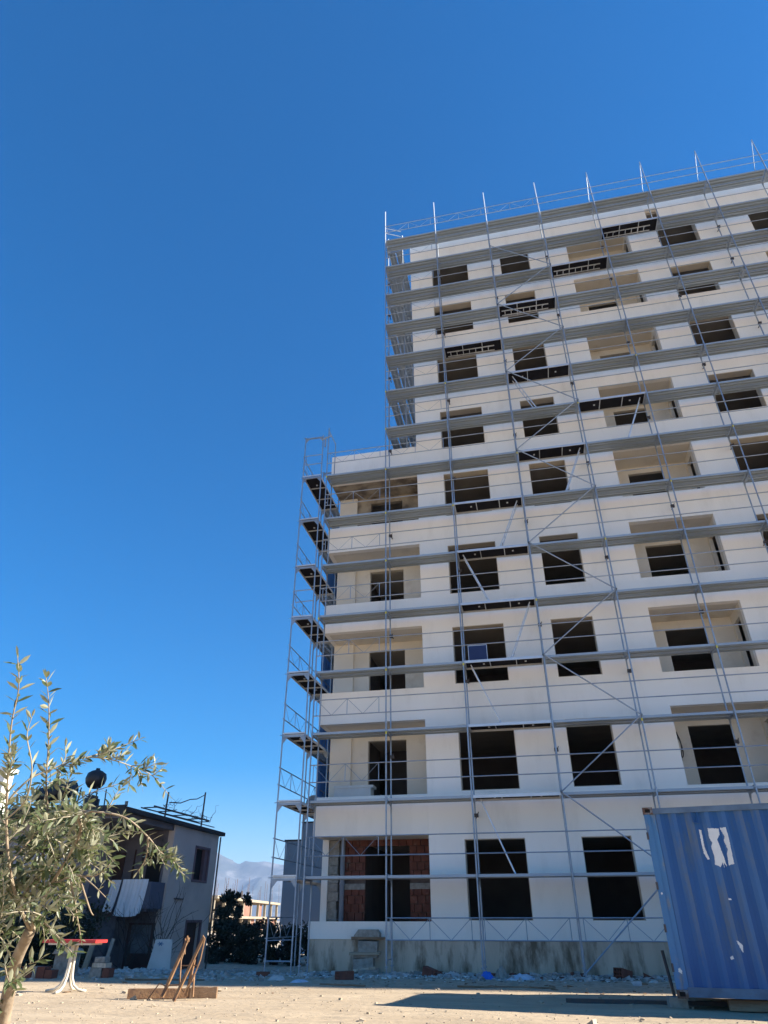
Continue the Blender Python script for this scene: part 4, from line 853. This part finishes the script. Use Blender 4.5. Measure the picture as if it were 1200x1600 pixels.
# ------------------------------------------------------------------ dark evergreens
def bush(name, x, y, z, w, d, h, label, cat, seed, n=900, leaf=0.16, group=None):
    r = random.Random(seed); t = thing(name, label, cat, (x, y, z), 0, group)
    m = MB(); m.path([(x, y, z-.1), (x+.05*w, y, z+h*.5)], 0.05*w+.03, .03, n=6)
    for i in range(5):
        e = Vector((x+r.uniform(-.4, .4)*w, y+r.uniform(-.4, .4)*d, z+h*r.uniform(.5, .85))); m.path([(x, y, z+h*.2), e], .03, .01, n=4)
    m.build('trunk', 'branch', t)
    m = MB(); cl = [(Vector((r.gauss(0, .26)*w, r.gauss(0, .26)*d, h*r.uniform(.08, .92))), r.uniform(.10, .26)*min(w, h)) for _ in range(26)]
    for i in range(n):
        c_, rad = r.choice(cl); v = Vector((r.gauss(0, 1), r.gauss(0, 1), r.gauss(0, 1))).normalized()*rad*r.uniform(.3, 1.15); p = Vector((x, y, z))+c_+v
        if p.z < z: p.z = z+.05
        a = Vector((r.gauss(0, 1), r.gauss(0, 1), r.gauss(0, 1))).normalized(); b = a.orthogonal().normalized(); L_ = leaf*r.uniform(.6, 1.3)
        m.add([p, p+a*L_*.5+b*L_*.3, p+a*L_, p+a*L_*.5-b*L_*.3], [(0, 1, 2, 3)])
    m.build('crown', 'fgreen', t)
hd = [(-9.9, 14.5, 3.0, 2.0, 1.7), (-8.0, 13.5, 2.8, 1.8, 1.55), (-6.2, 14.2, 2.8, 1.8, 1.5), (-11.4, 15.5, 2.6, 1.8, 1.65), (-4.4, 13.8, 2.6, 1.8, 1.6), (-12.9, 19.5, 1.3, 1.3, 3.3)]
hl = ['broad dark evergreen bush left of centre behind the yard', 'dark evergreen bush in the gap left of the scaffold', 'low dark bush behind the left scaffold legs', 'taller dark tree right beside the house wall', 'dark bush showing through the scaffold beside the wing', 'tall narrow dark tree in front of the distant concrete frame']
for i, (x, y, w, d_, h) in enumerate(hd): bush('evergreen_bush', x, y, -0.8, w, d_, h, hl[i], 'bush', 40+i, 3800, 0.15, 'evergreens behind the yard')
for i, (x, y, w, d_, h, lb) in enumerate(((-13.0, 1.6, 2.6, 1.6, 2.3, 'dark shrub under the balcony at the left'), (-10.9, 1.6, 2.2, 1.5, 1.9, 'dark shrub behind the garden table'), (-15.0, 1.5, 2.4, 1.5, 2.6, 'dark shrub behind the olive trunk'))):
    bush('dark_shrub', x, y, -0.6, w, d_, h, lb, 'shrub', 60+i, 3600, 0.13)
# ------------------------------------------------------------------ olive tree
OT = thing('olive_tree', 'young sunlit olive tree with silvery leaves at the left edge', 'tree', (1.45, -16.7, G0))
br = {
'trunk':[(1.47, -16.66, -0.36), (1.52, -16.72, 0.0), (1.577, -16.801, 0.317), (1.65, -16.932, 0.512), (1.715, -17.029, 0.649), (1.784, -17.12, 0.759), (1.908, -17.235, 0.888)],
'b1':[(1.907, -17.23, 0.88), (1.901, -17.366, 0.998), (1.919, -17.518, 1.15), (1.931, -17.629, 1.329), (1.966, -17.751, 1.533), (2.004, -17.855, 1.712), (2.055, -17.933, 1.852), (2.066, -18.013, 1.983)],
'b2':[(1.887, -17.284, 0.959), (1.928, -17.309, 1.107), (1.969, -17.379, 1.327), (1.988, -17.496, 1.518), (2.021, -17.592, 1.681), (2.043, -17.69, 1.844), (2.045, -17.762, 1.958)],
'b3':[(1.935, -17.66, 1.40), (2.016, -17.656, 1.496), (2.106, -17.612, 1.553), (2.215, -17.562, 1.605), (2.306, -17.485, 1.61), (2.382, -17.396, 1.59), (2.453, -17.301, 1.558), (2.52, -17.236, 1.48)],
'b3b':[(2.225, -17.555, 1.606), (2.295, -17.459, 1.659), (2.348, -17.412, 1.698), (2.409, -17.411, 1.718)],
'b4':[(1.907, -17.23, 0.88), (2.029, -17.354, 1.024), (2.171, -17.464, 1.15), (2.299, -17.574, 1.272), (2.331, -17.67, 1.34), (2.453, -17.644, 1.34), (2.549, -17.607, 1.316), (2.631, -17.546, 1.246), (2.675, -17.502, 1.192), (2.766, -17.439, 1.123)],
'b4b':[(2.631, -17.546, 1.246), (2.61, -17.5, 1.167), (2.566, -17.476, 1.113)],
'b5':[(2.103, -17.407, 1.074), (2.224, -17.423, 1.104), (2.313, -17.446, 1.076), (2.411, -17.446, 1.014)],
'b5b':[(2.224, -17.423, 1.104), (2.312, -17.404, 1.104), (2.383, -17.418, 1.15)],
'b5c':[(2.229, -17.40, 1.09), (2.266, -17.33, 0.971), (2.28, -17.311, 0.945)],
'b6':[(1.945, -17.263, 0.946), (2.153, -17.424, 0.89), (2.275, -17.484, 0.837), (2.34, -17.512, 0.808)],
'b7':[(2.192, -17.42, 1.09), (2.204, -17.327, 0.945), (2.211, -17.261, 0.843)],
'b8':[(1.901, -17.366, 0.998), (1.799, -17.362, 1.051), (1.616, -17.318, 1.11)],
'b9':[(1.927, -17.613, 1.303), (1.786, -17.598, 1.421), (1.743, -17.691, 1.553)],
'b10':[(1.919, -17.518, 1.15), (1.962, -17.46, 1.263), (2.042, -17.398, 1.382), (2.16, -17.369, 1.472), (2.277, -17.315, 1.522)],
'b11':[(1.901, -17.366, 0.998), (1.935, -17.283, 1.164), (2.001, -17.207, 1.256), (2.108, -17.18, 1.346)],
'b12':[(1.931, -17.629, 1.329), (2.104, -17.75, 1.39), (2.186, -17.865, 1.504), (2.18, -17.943, 1.625), (2.211, -17.982, 1.698)],
'b13':[(1.725, -17.05, 0.66), (1.766, -17.169, 0.735), (1.86, -17.232, 0.677), (1.942, -17.293, 0.706)]}
def smooth_path(P, n=4):
    P = [Vector(p) for p in P]; out = []
    for i in range(len(P)-1):
        p0, p1, p2, p3 = P[max(i-1, 0)], P[i], P[i+1], P[min(i+2, len(P)-1)]
        for k in range(n):
            t = k/n; out.append(0.5*((2*p1)+(p2-p0)*t+(2*p0-5*p1+4*p2-p3)*t*t+(3*p1-p0-3*p2+p3)*t**3))
    out.append(P[-1]); return out
r = random.Random(99); paths = {k: smooth_path(v) for k, v in br.items()}
m = MB(); m.path(paths['trunk'], 0.040, 0.026, n=12); m.build('trunk', 'bark', OT, smooth=True)
tw = MB(); leaves = []
rad = {'b1': .0085, 'b2': .007, 'b3': .005, 'b4': .0085, 'b11': .007, 'b10': .005}
for k, P in paths.items():
    if k == 'trunk': continue
    m = MB(); m.path(P, rad.get(k, .0048), 0.0016, n=7); m.build('branch', 'twig' if k in ('b3', 'b3b', 'b12') else 'bark', OT, smooth=True)
def leafy(P, start, step, size, keep=1.0):
    acc = 0; side_ = r.uniform(0, 6.28); total = sum((b-a).length for a, b in zip(P, P[1:])); run = 0; nxt = start*total
    for a, b in zip(P, P[1:]):
        L_ = (b-a).length; d = (b-a).normalized()
        while nxt <= run+L_:
            p = a+d*(nxt-run); side_ += PI/2+r.gauss(0, .35)
            o = d.orthogonal().normalized(); o = Matrix.Rotation(side_, 3, d) @ o
            for s in (1, -1):
                if r.random() < keep:
                    dr = (o*s*r.uniform(.6, 1.2)+d*r.uniform(.35, 1.0)+Vector((0, 0, r.gauss(.12, .22)))).normalized()
                    leaves.append((p, dr, size*1.34*r.uniform(.7, 1.15), r.uniform(-1.2, 1.2)))
            nxt += step*r.uniform(.8, 1.25)
        run += L_
    leaves.append((P[-1], (P[-1]-P[-2]).normalized(), size*.9, 0))
leafy(paths['b1'], .40, .030, .054, .9); leafy(paths['b2'], .5, .026, .052, .95); leafy(paths['b3'], .30, .034, .045, .75); leafy(paths['b3b'], .2, .03, .045)
leafy(paths['b4'], .62, .028, .042, .8); leafy(paths['b4b'], .1, .022, .042); leafy(paths['b5'], .4, .035, .035, .35); leafy(paths['b5b'], .3, .022, .032); leafy(paths['b6'], .1, .028, .05, .8); leafy(paths['b7'], .2, .02, .028)
leafy(paths['b12'], .2, .034, .045, .75); leafy(paths['b10'], .2, .026, .046); leafy(paths['b11'], .2, .024, .046); leafy(paths['b9'], .1, .03, .05); leafy(paths['b8'], .1, .03, .05); leafy(paths['b13'], .1, .03, .05)
def twig(p, d, L_, lf, step, droop=.0, keep=.95):
    pts = [p]; d = d.normalized()
    for i in range(5):
        d = (d+Vector((r.gauss(0, .16), r.gauss(0, .16), r.gauss(-droop, .12)))).normalized(); p = p+d*L_/5; pts.append(p)
    tw.path(pts, 0.0032, 0.0014, n=4); leafy(pts, .12, step, lf, keep)
def camside(): return Vector((r.uniform(-1, 1), r.uniform(-.9, .9), r.uniform(-.6, 1)))
for i in range(50):   # the dense part of the crown
    k = r.choice(['b1', 'b4', 'b11', 'b10', 'b8', 'b2', 'b11']); P = paths[k]; q = P[r.randint(int(len(P)*.12), int(len(P)*.55))]
    twig(q, camside(), r.uniform(.12, .28), r.uniform(.038, .052), .020, .05)
for i in range(60):
    q = Vector((r.uniform(1.72, 2.17), r.uniform(-17.5, -17.15), r.uniform(.92, 1.33))); twig(q, camside()+Vector((.1, 0, .1)), r.uniform(.12, .26), r.uniform(.036, .05), .020, .06)
for i in range(36):
    q = Vector((r.uniform(1.50, 1.80), r.uniform(-17.5, -17.0), r.uniform(.9, 1.5))); twig(q, camside(), r.uniform(.12, .26), .046, .021, .05)
for i in range(14):
    P = paths['b4']; q = P[r.randint(int(len(P)*.28), int(len(P)*.50))]; twig(q, camside()+Vector((0, 0, -.1)), r.uniform(.08, .18), .044, .018, .05)
for i in range(20):
    P = paths['b3']; q = P[r.randint(int(len(P)*.25), len(P)-5)]; twig(q, Vector((r.uniform(0, 1), 0, r.uniform(-.2, .9))), r.uniform(.05, .10), .040, .018)
for i in range(8):
    P = paths['b4']; q = P[r.randint(int(len(P)*.75), len(P)-3)]; twig(q, Vector((r.uniform(-.3, 1), r.uniform(-.3, .3), r.uniform(-.8, .1))), r.uniform(.05, .09), .036, .014)
for i in range(5):
    q = Vector((1.64+.04*i, -16.92-.03*i, .50+.06*i)); twig(q, Vector((r.uniform(-.2, .8), -.3, .1)), .10, .06, .03)
tw.build('twigs', 'twig', OT, kind='stuff')
def leaf_mesh():
    v = [(0, 0, 0), (.28, .11, .02), (.6, .135, .015), (1, 0, -.04), (.6, -.135, .015), (.28, -.11, .02), (.3, 0, -.012), (.62, 0, -.02)]
    f = [(0, 6, 1), (6, 7, 2, 1), (7, 3, 2), (0, 5, 6), (5, 4, 7, 6), (4, 3, 7)]
    return v, f
LV, LF = leaf_mesh(); lme = bpy.data.meshes.new('leaf'); lme.from_pydata(LV, [], LF); lme.materials.append(M['leaf'])
def leaf_matrix(p, d, s, roll_):
    q = d.to_track_quat('X', 'Z').to_matrix().to_4x4(); return Matrix.Translation(p) @ q @ Matrix.Rotation(roll_, 4, 'X') @ Matrix.Diagonal((s, s*1.05, s, 1))
camp = cam.matrix_world.translation; rest = MB(); leaves.sort(key=lambda L_: (L_[0]-camp).length/L_[2])
for i, (p, d, s, ro) in enumerate(leaves):
    X = leaf_matrix(p, d, s, ro)
    if i < 295:
        o = bpy.data.objects.new('leaf', lme); COL.objects.link(o); o.parent = OT; o.matrix_parent_inverse = Matrix.Translation(OT.location).inverted(); o.matrix_basis = X
    else: rest.add([X @ Vector(v) for v in LV], LF)
lm2 = bpy.data.meshes.new('foliage'); lm2.from_pydata(rest.v, [], rest.f); lm2.materials.append(M['leaf']); put('foliage', lm2, OT, None, kind='stuff')
print('leaves', len(leaves))
# ------------------------------------------------------------------ haze
hz = MB(); hz.box((-8100, -8100, -2.6), (8100, 8100, 620)); hm_ = bpy.data.materials.new('haze'); hm_.use_nodes = True; hn = hm_.node_tree; hn.nodes.clear()
ho_ = hn.nodes.new("ShaderNodeOutputMaterial"); hv = hn.nodes.new("ShaderNodeVolumePrincipled"); hv.inputs["Color"].default_value = (0.32, 0.50, 0.80, 1); hv.inputs["Density"].default_value = 0.00010; hv.inputs["Anisotropy"].default_value = 0.2
hn.links.new(hv.outputs[0], ho_.inputs["Volume"]); hz.build('haze', hm_, kind='stuff')
